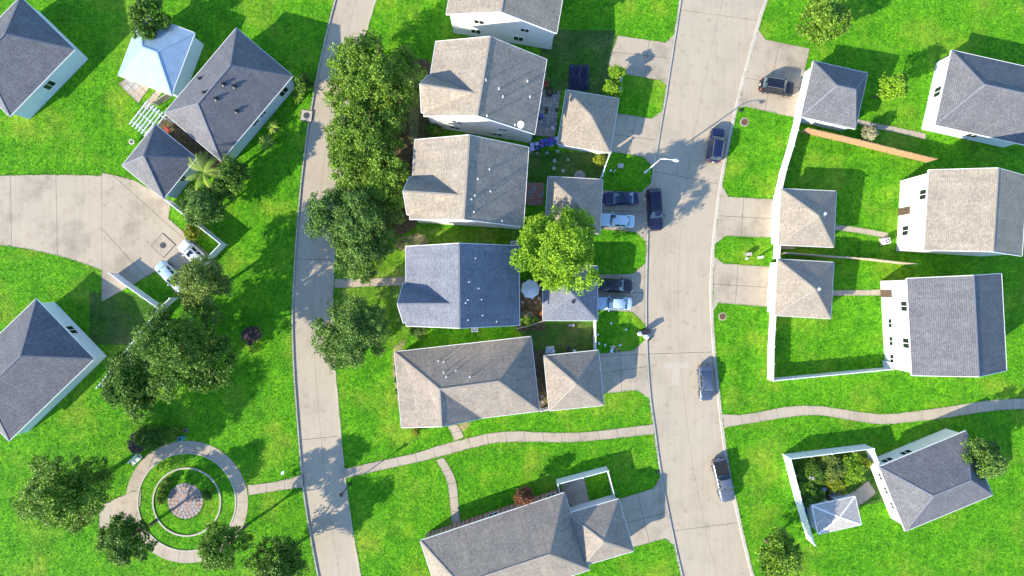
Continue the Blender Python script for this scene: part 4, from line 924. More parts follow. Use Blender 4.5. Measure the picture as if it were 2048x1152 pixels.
def car(name, label, cat, px, py, ang, L, W, paint, kind, sunroof=False, rails=False, ribs=False, group='parked vehicles', glass='glass_car', black_bed=False):
    c = P(px, py, 0.8); k = KIND[kind]; z0 = 0.0
    onlawn = 0.0
    t = thing(name, label, cat, (c.x, c.y, 0), math.radians(ang), group)
    xs = [1.0, .975, .92, .78, .5, .2, -.2, -.5, -.78, -.92, -.975, -1.0]; wf = [.66, .82, .93, .985, 1, 1, 1, 1, .985, .945, .85, .7]
    hl, hw = L / 2, W / 2; rings = []
    for x, w, tp in zip(xs, wf, k['top']):
        w *= hw; b = .24 if abs(x) < .95 else .34
        half = [(.80 * w, b), (.96 * w, b + .08), (w, .52 * tp + .05), (.985 * w, .75 * tp), (.93 * w, .93 * tp), (.80 * w, tp * .995), (.45 * w, tp + .018)]
        r = [(x * hl, -y, z) for y, z in half[::-1]]
        rings.append([(x * hl, y, z) for y, z in half] + [(x * hl, 0, tp + .025)] + r)
    body = build('body', loft(MB(), [[(p[0], p[1], p[2]) for p in r] for r in rings]), paint, t, smooth=50)
    # cabin
    zb, hr = k['zb'], k['hr']; cr = []
    for x, h in k['cab']:
        wb = hw * .90; wr = hw * (.90 - .20 * h); zt = zb + hr * h
        cr.append([(x * hl, wb, zb - .08), (x * hl, wr, zt - .05 * h), (x * hl, wr * .84, zt - .008 * h), (x * hl, 0, zt + .015 * h), (x * hl, -wr * .84, zt - .008 * h), (x * hl, -wr, zt - .05 * h), (x * hl, -wb, zb - .08)])
    cab = build('cabin', loft(MB(), cr), paint, t, smooth=40)
    def pane(pn, corners, mat=glass, inset=.1, off=.012):
        q = [Vector(p) for p in corners]; m = sum(q, Vector()) / len(q); n = (q[1] - q[0]).cross(q[2] - q[0]).normalized()
        if n.dot(m - Vector((0, 0, .9))) < 0: n = -n
        q = [p + (m - p) * inset + n * off for p in q]; bq = [p - n * .02 for p in q]; nn = len(q)
        fs = [tuple(range(nn)), tuple(range(2 * nn - 1, nn - 1, -1))] + [(i, nn + i, nn + (i + 1) % nn, (i + 1) % nn) for i in range(nn)]
        return build(pn, MB().add(q + bq, fs), mat, cab)
    def mid(a, b, s): return tuple(Vector(a).lerp(Vector(b), s))
    f0, f1 = cr[0], cr[1]
    pane('windshield', [mid(f0[1], f1[1], .08), f1[1], f1[2], f1[4], f1[5], mid(f0[5], f1[5], .08)], inset=.07, off=.02)
    b0, b1 = cr[-1], cr[-2]
    pane('rear_window', [mid(b0[1], b1[1], .14), b1[1], b1[2], b1[4], b1[5], mid(b0[5], b1[5], .14)], inset=.09, off=.02)
    def edge(x, s):
        for i in range(len(cr) - 1):
            xa, xb = cr[i][0][0], cr[i + 1][0][0]
            if xa >= x >= xb:
                u = (xa - x) / (xa - xb); return Vector(cr[i][1]).lerp(Vector(cr[i + 1][1]), u)
        return Vector(cr[-1][1])
    for s in (1, -1):
        for gi, (ga, gb) in enumerate(k['gl']):
            xa, xb = ga * hl, gb * hl; ta, tb = edge(xa, 1), edge(xb, 1)
            ba, bb = Vector((xa + (.10 * hl if gi == 0 else 0), hw * .90, zb - .02)), Vector((xb - (.07 * hl if gi == len(k['gl']) - 1 and kind == 'sedan' else 0), hw * .90, zb - .02))
            ba.y = bb.y = hw * .885
            q = [ba, ta - Vector((0, 0, .03)), tb - Vector((0, 0, .03)), bb]; q = [Vector((p.x, p.y * s, p.z)) for p in q]
            pane('side_window', q, 'glass_dark', .08, .012)
        build('mirror', MB().ellipsoid((.33 * hl, s * (hw + .09), zb + .02), (.10, .13, .08), 8, 5), paint, t, smooth=True)
        build('headlight', MB().ellipsoid((hl * .925, s * hw * .70, k['top'][1] * .88), (.17, .22, .085), 10, 6), 'clear_lens', t, smooth=True)
        build('taillight', MB().ellipsoid((-hl * .955, s * hw * .74, k['top'][-2] * .86), (.11, .19, .10), 10, 6), 'red_lens', t, smooth=True)
        for x in (.60, -.60):
            wr = .33 if kind == 'sedan' else .37
            yy = s * (hw - .10); n = 18
            cyl = lambda r, y0, y1: MB().add([(x * hl + r * math.cos(2 * math.pi * q / n), y, wr + r * math.sin(2 * math.pi * q / n)) for y in (y0, y1) for q in range(n)],
                [tuple(range(n)), tuple(range(2 * n - 1, n - 1, -1))] + [(q, n + q, n + (q + 1) % n, (q + 1) % n) for q in range(n)])
            w_ = build('wheel', cyl(wr, yy - .11, yy + .125), 'tyre', t); build('rim', cyl(wr * .62, yy - .09, yy + (.14 if s > 0 else 0.0) - (.13 if s < 0 else 0)) if s > 0 else cyl(wr * .62, yy - .14, yy + .09), 'rim', w_)
    build('bumper', MB().box((hl * .985, 0, .36), (.12, W * .66, .16)), 'black_trim', t)
    build('bumper', MB().box((-hl * .985, 0, .40), (.12, W * .66, .18)), 'black_trim', t)
    build('number_plate', MB().box((-hl - .02, 0, .62), (.03, .32, .16)), 'trim_white', t)
    zt = zb + hr * 1.0
    if sunroof: build('sunroof', MB().box((-.03 * hl, 0, zt + .022), (.62, W * .46, .03)), 'glass_dark', cab)
    if rails:
        for s in (1, -1): build('roof_rail', MB().tube([(.1 * hl, s * hw * .66, zt - .01), (.05 * hl, s * hw * .66, zt + .05), (-.68 * hl, s * hw * .66, zt + .05), (-.74 * hl, s * hw * .66, zt - .01)], .022, 6), 'metal_grey', cab)
    if ribs:
        for i in range(7): build('roof_rib', MB().box((-.47 * hl, (i - 3) * W * .085, zt + .03), (.6 * hl, .04, .03)), paint, cab)
    # seams of the bonnet
    build('wiper', MB().box((.455 * hl, 0, zb + .02), (.05, W * .6, .03)), 'black_trim', t)
    if kind == 'truck':
        bed = build('bed_cover', MB().box((-.62 * hl, 0, 1.12), (.66 * hl, W * .80, .05)), 'black_trim' if black_bed else paint, t)
        for s in (1, -1): build('bed_rail', MB().box((-.62 * hl, s * W * .425, 1.12), (.70 * hl, .07, .07)), 'metal_dark', t)
        build('bed_gap', MB().box((-.255 * hl, 0, 1.08), (.05, W * .9, .1)), 'black_trim', t)
    return t
for args in (
    ('car', 'black crossover car parked on the driveway at the top right', 'car', 1555, 174, -9, 4.75, 1.9, 'paint_black', 'suv', False, True),
    ('car', 'dark navy crossover parked on the street beside the manhole lawn', 'car', 1433, 289, 81, 4.75, 1.9, 'paint_navy', 'suv', False, True),
    ('large_suv', 'long dark navy ribbed roof vehicle parked on the street across the driveway', 'car', 1310, 419, -86, 5.7, 2.05, 'paint_ink', 'suv', True, False, True),
    ('car', 'navy sedan with sunroof on the driveway beside the pale blue sedan', 'car', 1241, 397, 181, 4.9, 1.85, 'paint_navy', 'sedan', True),
    ('car', 'pale blue sedan with dark rear window beside the navy sedan', 'car', 1235, 441, 176, 4.6, 1.82, 'paint_ice', 'sedan'),
    ('car', 'black sedan on the driveway of the blue grey garage', 'car', 1231, 571, -1, 4.75, 1.85, 'paint_black', 'sedan'),
    ('car', 'pale blue sedan next to the black sedan, nearest the lawn', 'car', 1229, 607, 179, 4.75, 1.8, 'paint_pale_blue', 'sedan'),
    ('car', 'slate blue sedan parked alone on the right side of the street', 'car', 1412, 766, -87, 4.9, 1.85, 'paint_slate', 'sedan'),
    ('car', 'white crossover with roof panels parked on the court under the olive tree', 'car', 388, 508, 138, 4.6, 1.85, 'paint_white', 'suv', True),
    ('car', 'pale blue sedan on the court half under the olive tree', 'car', 342, 552, -46, 4.6, 1.8, 'paint_pale_blue', 'sedan'),
):
    car(*args)
car('pickup_truck', 'silver pickup truck with black bed cover at the bottom of the street', 'pickup truck', 1447, 961, -77, 5.9, 2.05, 'paint_silver', 'truck', black_bed=True)
for o in list(col.objects):
    if o.get('category') in ('car', 'pickup truck'):
        x, y = o.location.x, o.location.y
        onroad = any(o.get('label').find(s) >= 0 for s in ('on the street', 'side of the street', 'bottom of the street'))
        o.location.z = 0.0 if onroad else 0.146

# ------------------------------------------------------------------ street furniture and yard things
def lamp_post():
    b = P(1290, 345); t = thing('street_lamp', 'tall white street lamp with curved arm above the wide street', 'street lamp', (b.x, b.y, LAWN_Z))
    top = P(1319, 317, 7.4) - Vector((b.x, b.y, LAWN_Z)); e = P(1350, 320, 7.9) - Vector((b.x, b.y, LAWN_Z))
    top.x = top.y = 0.0; 
    e = P(1348, 320, 7.8) - Vector((b.x, b.y, LAWN_Z))
    build('pole', MB().tube([(0, 0, -0.1), (0, 0, 3.5), (0, 0, 7.2)], [0.11, 0.09, 0.065], 10), 'lamp_white', t, smooth=True)
    build('base', MB().cyl((0, 0, -0.05), 0.2, 0.25, 12), 'lamp_white', t)
    build('arm', MB().tube([(0, 0, 7.1), (e.x * 0.25, e.y * 0.25, 7.5), (e.x * 0.6, e.y * 0.6, 7.65), (e.x, e.y, 7.65)], [0.06, 0.05, 0.045, 0.045], 8), 'lamp_white', t, smooth=True)
    d = Vector((e.x, e.y, 0)).normalized(); a = math.atan2(d.y, d.x)
    hm = MB().ellipsoid((0, 0, 0), (0.42, 0.2, 0.12), 14, 7); hm.v = [(e.x + d.x * 0.25 + v[0] * math.cos(a) - v[1] * math.sin(a), e.y + d.y * 0.25 + v[0] * math.sin(a) + v[1] * math.cos(a), 7.64 + v[2]) for v in hm.v]
    hd = build('lamp_head', hm, 'lamp_white', t, smooth=True)
    build('lens', MB().ellipsoid((e.x + d.x * 0.3, e.y + d.y * 0.3, 7.54), (0.2, 0.16, 0.09), 10, 5), 'clear_lens', hd, smooth=True)
lamp_post()
def post_lamp():
    b = P(702, 966); t = thing('street_lamp', 'dark post lamp at the corner of the narrow street and the sidewalk', 'street lamp', (b.x, b.y, LAWN_Z))
    build('pole', MB().tube([(0, 0, -0.1), (0, 0, 0.9), (0, 0, 3.6)], [0.11, 0.07, 0.055], 10), 'metal_dark', t, smooth=True)
    build('base', MB().cyl((0, 0, -0.05), 0.18, 0.5, 12, 0.12), 'metal_dark', t)
    hd = build('lantern', MB().cyl((0, 0, 3.6), 0.13, 0.4, 8, 0.2), 'metal_dark', t)
    build('cap', MB().cyl((0, 0, 4.0), 0.28, 0.25, 8, 0.05).cyl((0, 0, 4.24), 0.03, 0.2, 6), 'metal_dark', hd)
    build('crossbar', MB().box((0, 0, 3.45), (0.5, 0.05, 0.05)).box((0, 0, 3.44), (0.05, 0.5, 0.05)), 'metal_dark', t)
post_lamp()
def manhole(label, px, py, r, ring_mat, lid_mat, z=LAWN_Z):
    c = P(px, py); t = thing('manhole', label, 'manhole cover', (c.x, c.y, z))
    build('collar', MB().cyl((0, 0, -0.05), r, 0.08, 28), ring_mat, t)
    ld = build('cover', MB().cyl((0, 0, 0.02), r * 0.78, 0.03, 28), lid_mat, t)
    m = MB()
    for i in range(-2, 3): m.box((i * r * 0.25, 0, 0.055), (0.05, 1.1 * r, 0.02))
    build('tread', m, lid_mat, ld)
manhole('round rusty manhole cover on the lawn beside the navy crossover', 1488, 245, 0.6, 'pale_concrete', 'rust_iron')
manhole('round rusty manhole cover on the lawn below the two east driveways', 1444, 633, 0.55, 'pale_concrete', 'rust_iron')
def square_hole(label, px, py, s, rz, z, name='manhole', mat='drive_concrete', lid_r=0.42):
    c = P(px, py); t = thing(name, label, 'manhole cover', (c.x, c.y, z), rz)
    build('slab', MB().box((0, 0, 0.02), (s, s, 0.06)), mat, t)
    ld = build('cover', MB().cyl((0, 0, 0.045), lid_r, 0.03, 24), 'iron_dark', t)
    build('tread', MB().box((0, 0, 0.08), (lid_r * 1.4, 0.06, 0.02)).box((0, 0, 0.081), (0.06, lid_r * 1.4, 0.02)), 'iron_dark', ld)
    e = MB()
    for k in range(4):
        a = k * math.pi / 2; e.box((math.cos(a) * (s / 2 + 0.03), math.sin(a) * (s / 2 + 0.03), 0.015), (0.05, s + 0.1, 0.06), a)
    build('joint', e, 'joint_dark', t)
square_hole('square concrete inspection slab with round iron cover in the court', 328, 491, 2.3, math.radians(-42), 0.142)
square_hole('concrete storm drain box with round cover at the kerb', 614, 232, 1.45, math.radians(-8), LAWN_Z, 'storm_drain', 'kerb_concrete')
def simple_thing(name, label, cat, px, py, parts, z=LAWN_Z, rz=0.0, group=None):
    c = P(px, py); t = thing(name, label, cat, (c.x, c.y, z), rz, group)
    for pn, mb, m in parts: build(pn, mb, m, t)
    return t
simple_thing('utility_box', 'grey utility box on the shaded lawn near the street lamp', 'utility box', 1239, 334, [('cabinet', MB().box((0, 0, 0.3), (0.7, 0.55, 0.6)), 'metal_grey'), ('lid', MB().box((0, 0, 0.63), (0.76, 0.6, 0.06)), 'kerb_concrete')])
simple_thing('utility_post', 'white round capped post beside the grey utility box', 'post', 1220, 343, [('post', MB().cyl((0, 0, -0.05), 0.1, 0.6, 12), 'pipe_white'), ('cap', MB().cyl((0, 0, 0.55), 0.15, 0.1, 12, 0.08), 'pipe_white')])
simple_thing('utility_post', 'white slanted marker stake beside the round capped post', 'post', 1227, 346, [('stake', MB().tube([(0, 0, -0.05), (0.1, 0.25, 0.6)], 0.05, 8), 'pipe_white'), ('cap', MB().ellipsoid((0.1, 0.25, 0.6), (0.06, 0.06, 0.05), 8, 5), 'pipe_white')])
simple_thing('utility_box', 'grey utility box on the small lawn between the east driveways', 'utility box', 1493, 509, [('cabinet', MB().box((0, 0, 0.35), (0.65, 0.4, 0.7)), 'metal_grey'), ('lid', MB().box((0, 0, 0.72), (0.7, 0.45, 0.05)), 'kerb_concrete')])
simple_thing('utility_post', 'short white post left of the small lawn, beside the grey box', 'post', 1491, 517, [('post', MB().cyl((0, 0, -0.05), 0.12, 0.5, 10), 'pipe_white'), ('cap', MB().cyl((0, 0, 0.45), 0.15, 0.08, 10, 0.06), 'pipe_white')])
simple_thing('utility_post', 'taller white pedestal on the small lawn, nearest the garages', 'post', 1516, 515, [('post', MB().box((0, 0, 0.5), (0.26, 0.26, 1.0)), 'pipe_white'), ('cap', MB().box((0, 0, 1.03), (0.32, 0.32, 0.08)), 'pipe_white')], rz=0.4)
simple_thing('yard_sign', 'small white sign staked in the park lawn near the ring path', 'sign', 570, 942, [('stake', MB().box((0, 0, 0.3), (0.04, 0.04, 0.7)), 'metal_grey'), ('board', MB().box((0, 0, 0.62), (0.45, 0.05, 0.45), mat=Matrix.Rotation(math.radians(50), 3, 'X')), 'trim_white')], rz=0.5)
def bench():
    c = P(279, 917); t = thing('park_bench', 'white slatted park bench beside the ring path', 'bench', (c.x, c.y, LAWN_Z), math.radians(45))
    for i in range(4): build('seat_slat', MB().box((0, -0.24 + i * 0.14, 0.45), (1.7, 0.11, 0.04)), 'vinyl_white', t)
    for i in range(3): build('back_slat', MB().box((0, 0.36 + i * 0.04, 0.6 + i * 0.14), (1.7, 0.05, 0.11)), 'vinyl_white', t)
    for s in (-0.7, 0.7):
        for y in (-0.25, 0.28): build('leg', MB().box((s, y, 0.21), (0.06, 0.06, 0.44)), 'metal_dark', t)
        build('arm_rest', MB().box((s, 0.05, 0.66), (0.06, 0.6, 0.05)).box((s, -0.24, 0.55), (0.05, 0.05, 0.2)), 'metal_dark', t)
bench()
simple_thing('litter_bin', 'teal round litter bin at the edge of the ring path', 'bin', 369, 874, [('body', MB().cyl((0, 0, 0), 0.28, 0.85, 18, 0.33), 'plastic_teal'), ('rim', MB().cyl((0, 0, 0.83), 0.36, 0.06, 18), 'plastic_teal'), ('opening', MB().cyl((0, 0, 0.88), 0.2, 0.03, 16), 'black_trim')])
simple_thing('stump_ring', 'small pale stone ring beside the teal litter bin', 'stone', 373, 860, [('ring', MB().cyl((0, 0, 0), 0.3, 0.08, 16), 'paver_grey'), ('soil', MB().cyl((0, 0, 0.06), 0.2, 0.05, 14), 'soil')])
def umbrella():
    c = P(1061, 578, 2.3); t = thing('patio_umbrella', 'white octagonal patio umbrella beside the blue roofed house', 'umbrella', (c.x, c.y, 0.127))
    n = 8; R = 1.32
    for i in range(n):
        a, b = 2 * math.pi * i / n + 0.2, 2 * math.pi * (i + 1) / n + 0.2; A, B = Vector((R * math.cos(a), R * math.sin(a), 1.95)), Vector((R * math.cos(b), R * math.sin(b), 1.95)); T = Vector((0, 0, 2.5)); dn = Vector((0, 0, -0.02))
        mid_ = (A + B) / 2 * 0.96; mid_.z = 1.99
        build('canopy_panel', MB().add([A, mid_, B, T, A + dn, mid_ + dn, B + dn, T + dn], [(0, 1, 3), (1, 2, 3), (5, 4, 7), (6, 5, 7), (0, 4, 5, 1), (1, 5, 6, 2)]), 'cloth_white', t)
        build('rib', MB().tube([A + dn * 2, T + dn * 3], 0.012, 5), 'metal_grey', t)
    build('pole', MB().tube([(0, 0, 0), (0, 0, 2.55)], 0.025, 8), 'metal_grey', t); build('finial', MB().ellipsoid((0, 0, 2.56), (0.05, 0.05, 0.06), 8, 5), 'metal_grey', t)
    build('base', MB().cyl((0, 0, 0), 0.28, 0.08, 16), 'iron_dark', t)
umbrella()
def ac(label, px, py, rz=0.0):
    c = P(px, py); t = thing('air_conditioner', label, 'air conditioner', (c.x, c.y, LAWN_Z), rz)
    build('pad', MB().box((0, 0, 0.04), (1.0, 1.0, 0.1)), 'kerb_concrete', t); build('cabinet', MB().box((0, 0, 0.48), (0.76, 0.76, 0.78)), 'pipe_white', t)
    gr = build('fan_guard', MB().cyl((0, 0, 0.865), 0.3, 0.03, 20), 'black_trim', t)
    for k in range(4): build('blade', MB().box((0.12 * math.cos(k * 1.57), 0.12 * math.sin(k * 1.57), 0.905), (0.24, 0.09, 0.015), k * 1.57 + 0.4), 'pipe_white', gr)
ac('white air conditioner unit at the south wall of the blue roofed house', 950, 657)
ac('white air conditioner unit near the right edge beside the path', 1765, 483, 0.2)
ac('grey white air conditioner unit at the wall of the blue roofed house, upper corner', 1028, 489)
# bins and bags at the kerb
simple_thing('wheeled_bin', 'black wheeled rubbish bin at the kerb beside white bags', 'bin', 1289, 662, [('body', MB().box((0, 0, 0.5), (0.95, 0.55, 0.95)), 'black_trim'), ('lid', MB().box((0, 0, 1.0), (1.05, 0.62, 0.07)), 'metal_dark'), ('handle', MB().box((-0.55, 0, 0.95), (0.06, 0.5, 0.06)), 'black_trim'), ('wheel', MB().cyl((-0.4, 0.3, 0.02), 0.1, 0.12, 10), 'tyre')], rz=0.3)
def lump(name, label, cat, px, py, r, mat, seed, z=LAWN_Z, fl=0.7, rz=0.0, group=None, tie=True):
    rng = np.random.default_rng(seed); c = P(px, py); t = thing(name, label, cat, (c.x, c.y, z), rz, group)
    m = MB().ellipsoid((0, 0, r[2] * 0.8), r, 16, 10)
    m.v = [tuple(Vector(v) * (1 + 0.14 * rng.normal())) for v in m.v]; m.v = [(v[0], v[1], max(0.0, v[2])) for v in m.v]
    build('sack' if tie else 'heap', m, mat, t)
    if tie: build('knot', MB().tube([(0, 0, r[2] * 1.6), (0.03, 0.02, r[2] * 2.0)], [0.05, 0.09], 6), mat, t)
lump('rubbish_bag', 'white rubbish bag left of the black bin', 'bag', 1279, 667, (0.4, 0.33, 0.3), 'tarp_white', 1)
lump('rubbish_bag', 'white rubbish bag below the black bin', 'bag', 1292, 673, (0.42, 0.32, 0.3), 'cloth_white', 2)
lump('rubbish_bag', 'black rubbish bag at the kerb edge below the bin', 'bag', 1297, 677, (0.28, 0.25, 0.2), 'black_trim', 3, z=0.0)
for i, (x, y, s, m, lb) in enumerate(((1224, 694, (0.5, 0.42, 0.2), 'cardboard', 'open tan cardboard box on the lawn, topmost of three'), (1233, 699, (0.4, 0.35, 0.15), 'fence_wood', 'brown cardboard box on the lawn, rightmost of three'), (1223, 701, (0.55, 0.4, 0.12), 'tarp_white', 'white flattened carton on the lawn beside the boxes'))):
    simple_thing('carton', lb, 'box', x, y, [('case', MB().box((0, 0, s[2] / 2), s), m), ('flap', MB().box((s[0] * 0.62, 0, s[2] * 0.9), (s[0] * 0.4, s[1], 0.02), mat=Matrix.Rotation(0.4, 3, 'Y')), m)], rz=0.3 + i * 0.5, group='cartons on the lawn')
for i, (x, y) in enumerate(((1195, 669), (1210, 690), (1198, 687), (1252, 659), (1240, 690), (1222, 646))):
    simple_thing('litter', 'scrap of white paper on the shaded lawn, %s' % ('beside the white fence', 'left of the cartons', 'at the lower end of the white fence', 'towards the black bin', 'right of the cartons', 'above the others')[i], 'litter', x, y, [('sheet', MB().box((0, 0, 0.08), (0.3, 0.2, 0.015), mat=Matrix.Rotation(0.25, 3, 'X')), 'cloth_white'), ('fold', MB().box((0.12, 0.08, 0.12), (0.16, 0.14, 0.015), mat=Matrix.Rotation(0.6, 3, 'Y')), 'cloth_white')], rz=i * 0.9, group='paper scraps on the lawn')
def tarp(name, label, poly_px, mat, z, seed, amp=0.12, nu=14, nv=8, cat='tarp'):
    rng = np.random.default_rng(seed); A, B, C, D = [P(*p) for p in poly_px]; o = (A + B + C + D) / 4
    t = thing(name, label, cat, (o.x, o.y, LAWN_Z))
    hh = rng.normal(size=(nu + 1, nv + 1)); hh = (hh + np.roll(hh, 1, 0) + np.roll(hh, 1, 1)) * amp * 0.6
    vsx = []
    for i in range(nu + 1):
        for j in range(nv + 1):
            p = A.lerp(B, i / nu).lerp(D.lerp(C, i / nu), j / nv) - o; e = min(i, nu - i, j, nv - j); vsx.append((p.x + rng.normal() * 0.03, p.y + rng.normal() * 0.03, max(0.02, z * min(1, e / 1.5) + hh[i, j] * (0.4 if e == 0 else 1))))
    fs = [(i * (nv + 1) + j, (i + 1) * (nv + 1) + j, (i + 1) * (nv + 1) + j + 1, i * (nv + 1) + j + 1) for i in range(nu) for j in range(nv)]
    if (Vector(vsx[fs[0][1]]) - Vector(vsx[fs[0][0]])).cross(Vector(vsx[fs[0][3]]) - Vector(vsx[fs[0][0]])).z < 0: fs = [f[::-1] for f in fs]
    n = len(vsx); vsx += [(x, y, zz - 0.02) for x, y, zz in vsx]; fs += [tuple(i + n for i in f[::-1]) for f in fs]
    build('sheet', MB().add(vsx, fs), mat, t, smooth=True)
    build('weight', MB().box((vsx[0][0] * 0.8, vsx[0][1] * 0.8, 0.1), (0.2, 0.12, 0.12)), 'paver_grey', t)
tarp('tarp', 'wrinkled dark navy tarp behind the garage at the top edge', [(1138, 130), (1178, 130), (1178, 183), (1136, 180)], 'tarp_navy', 0.35, 5, 0.16)
tarp('tarp', 'crumpled white tarp in the yard beside the tan garage', [(1092, 693), (1108, 692), (1110, 708), (1090, 707)], 'tarp_white', 0.4, 6, 0.25, 8, 7)
# row of storage tubs under the first garage
random.seed(5)
k = 0
pos = ('first', 'second', 'third', 'fourth', 'fifth', 'sixth', 'seventh', 'eighth', 'ninth', 'tenth', 'eleventh', 'twelfth')
for i in range(6):
    for j in range(2):
        x = 1064 + i * 9.6; y = 296 - i * 1.9 - j * 8.0 + (4 if i < 2 else 1); s = random.uniform(0.42, 0.58)
        m = random.choice(['plastic_blue', 'plastic_purple', 'plastic_lilac', 'plastic_purple', 'tarp_white'])
        simple_thing('storage_tub', 'storage tub by the beige garage, %s from left in the %s row' % (pos[i], ('lower', 'upper')[j]), 'tub', x, y, [('tub', MB().box((0, 0, 0.25), (s, s * 0.85, 0.5)), m), ('lid', MB().box((0, 0, 0.52), (s + 0.05, s * 0.85 + 0.05, 0.05)), random.choice(['plastic_lilac', 'plastic_blue', 'tarp_white', 'plastic_purple']))], rz=0.2 + random.uniform(-0.15, 0.15), group='storage tubs in a row')

# patios
def paver_grid(name, poly_px, nx, ny, mats, seed, gap=0.04, z=0.15, drop=0.0, bed='soil'):
    random.seed(seed); A, B, C, D = [Vector(G2(*p)) for p in poly_px]; poly = [tuple(p) for p in (A, B, C, D)]; HARD.append(poly)
    o = build(name, MB().prism(poly, 0.0, 0.1285), bed); tag(o, kind='structure')
    f = lambda u, v: A.lerp(B, u).lerp(D.lerp(C, u), v)
    for i in range(nx):
        for j in range(ny):
            if random.random() < drop: continue
            q = [f(i / nx, j / ny), f((i + 1) / nx, j / ny), f((i + 1) / nx, (j + 1) / ny), f(i / nx, (j + 1) / ny)]; m = sum(q, Vector((0, 0))) / 4
            q = [p + (m - p).normalized() * gap * 0.7 for p in q]
            build('paver', MB().prism([tuple(p) for p in q], 0.1, z + random.uniform(-0.008, 0.008)), random.choice(mats), o)
paver_grid('patio', [(1082, 180), (1121, 183), (1112, 266), (1070, 260)], 6, 12, ['paver_grey', 'paver_pale', 'drive_concrete'], 1, drop=0.06)
paver_grid('patio', [(1052, 365), (1089, 366), (1086, 412), (1048, 410)], 7, 8, ['paver_red', 'paver_red', 'paver_grey'], 2)
paver_grid('patio', [(265, 149), (330, 100), (346, 124), (284, 214)][:0] or [(238, 168), (292, 132), (318, 152), (278, 208)], 5, 5, ['paver_pale', 'walk_concrete'], 3, bed='soil')
strip('path', [(284, 214), (306, 190), (322, 172)], [(296, 222), (316, 198), (330, 180)], 3)
strip('path', [(1618, 1003), (1690, 990), (1735, 960)], [(1640, 1030), (1712, 1012), (1752, 985)], 4)
paved('yard_slab', [(1122, 966), (1168, 954), (1180, 1008), (1128, 1012)], z=0.15)
paved('yard_slab', [(1066, 250), (1112, 258), (1108, 276), (1062, 270)], vlines((1088, 250, 1085, 280)), z=0.152, bz=0.129)
def stones(label, pts, r, mats, seed, sq=False):
    random.seed(seed)
    for i, (x, y, w) in enumerate(pts):
        c = P(x, y); t = thing('stepping_stone', '%s, %s' % (label, w), 'stepping stone', (c.x, c.y, LAWN_Z), random.uniform(0, 3) if not sq else 0, label)
        rr = r * random.uniform(0.85, 1.15)
        o = build('stone', MB().box((0, 0, 0.015), (rr * 1.7, rr * 1.7, 0.05)) if sq else MB().cyl((0, 0, -0.02), rr, 0.06, 9, rr * 0.92), random.choice(mats), t)
stones('round stepping stone in the shaded yard', [(1060, 304, 'leftmost below the storage tubs'), (1074, 307, 'second below the storage tubs'), (1094, 306, 'third below the storage tubs'), (1115, 303, 'rightmost below the storage tubs'), (1109, 322, 'upper one of the middle column'), (1108, 337, 'lower one of the middle column'), (1136, 320, 'right of the middle column'), (1126, 342, 'nearest the garage roof')], 0.24, ['paver_grey', 'paver_pale'], 4)
stones('square patio stone below the umbrella', [(1045, 604, 'left end of the lower row'), (1058, 604, 'second in the lower row'), (1071, 604, 'third in the lower row'), (1052, 597, 'left end of the upper row'), (1065, 597, 'middle of the upper row'), (1078, 597, 'right end of the upper row')], 0.2, ['paver_red', 'paver_pale'], 5, True)
stones('diamond stepping stone beside the tan garage', [(1084, 793, 'upper'), (1085, 804, 'lower')], 0.2, ['paver_grey'], 6, True)
simple_thing('stone_disc', 'round pale concrete disc at the edge of the lower garage roof', 'stone', 1159, 352, [('disc', MB().cyl((0, 0, -0.02), 0.75, 0.2, 24, 0.7), 'drive_concrete'), ('basin', MB().cyl((0, 0, 0.17), 0.5, 0.03, 20), 'paver_grey')])
# patio clutter
simple_thing('planter', 'black round planter at the top of the paver patio', 'planter', 1098, 188, [('pot', MB().cyl((0, 0, 0), 0.4, 0.5, 16, 0.5), 'black_trim'), ('soil', MB().cyl((0, 0, 0.48), 0.42, 0.04, 16), 'soil'), ('rim', MB().cyl((0, 0, 0.44), 0.54, 0.06, 16), 'metal_dark')])
simple_thing('garden_chair', 'red garden chair by the white house wall at the top', 'chair', 1092, 172, [('seat', MB().box((0, 0, 0.42), (0.5, 0.5, 0.05)), 'plastic_red'), ('backrest', MB().box((0, 0.25, 0.7), (0.5, 0.05, 0.5)), 'plastic_red')] + [('leg', MB().box((a, b, 0.2), (0.05, 0.05, 0.4)), 'metal_grey') for a in (-.2, .2) for b in (-.2, .2)])
simple_thing('garden_chair', 'white folding chair at the foot of the paver patio', 'chair', 1105, 259, [('seat', MB().box((0, 0, 0.42), (0.45, 0.42, 0.04)), 'vinyl_white'), ('backrest', MB().box((0, 0.22, 0.68), (0.45, 0.04, 0.4)), 'vinyl_white')] + [('leg', MB().box((a, b, 0.2), (0.04, 0.04, 0.4)), 'metal_grey') for a in (-.18, .18) for b in (-.17, .17)], rz=0.4)
simple_thing('barrel', 'blue plastic barrel on the paver patio against the house', 'barrel', 1082, 236, [('drum', MB().cyl((0, 0, 0), 0.28, 0.85, 16), 'plastic_blue'), ('lid', MB().cyl((0, 0, 0.85), 0.3, 0.05, 16), 'plastic_blue')])
simple_thing('toy_slide', 'small orange toy beside the blue grey garage', 'toy', 1083, 625, [('chute', MB().box((0, 0, 0.3), (0.9, 0.35, 0.06), mat=Matrix.Rotation(0.5, 3, 'Y')), 'plastic_orange'), ('ladder', MB().box((-0.42, 0, 0.28), (0.06, 0.35, 0.6)), 'plastic_red')], rz=1.0)
simple_thing('orange_planter', 'small orange planter at the corner of the angled house', 'planter', 449, 323, [('box', MB().box((0, 0, 0.25), (0.7, 0.45, 0.5)), 'plastic_orange'), ('soil', MB().box((0, 0, 0.5), (0.6, 0.35, 0.04)), 'soil')], rz=0.7)
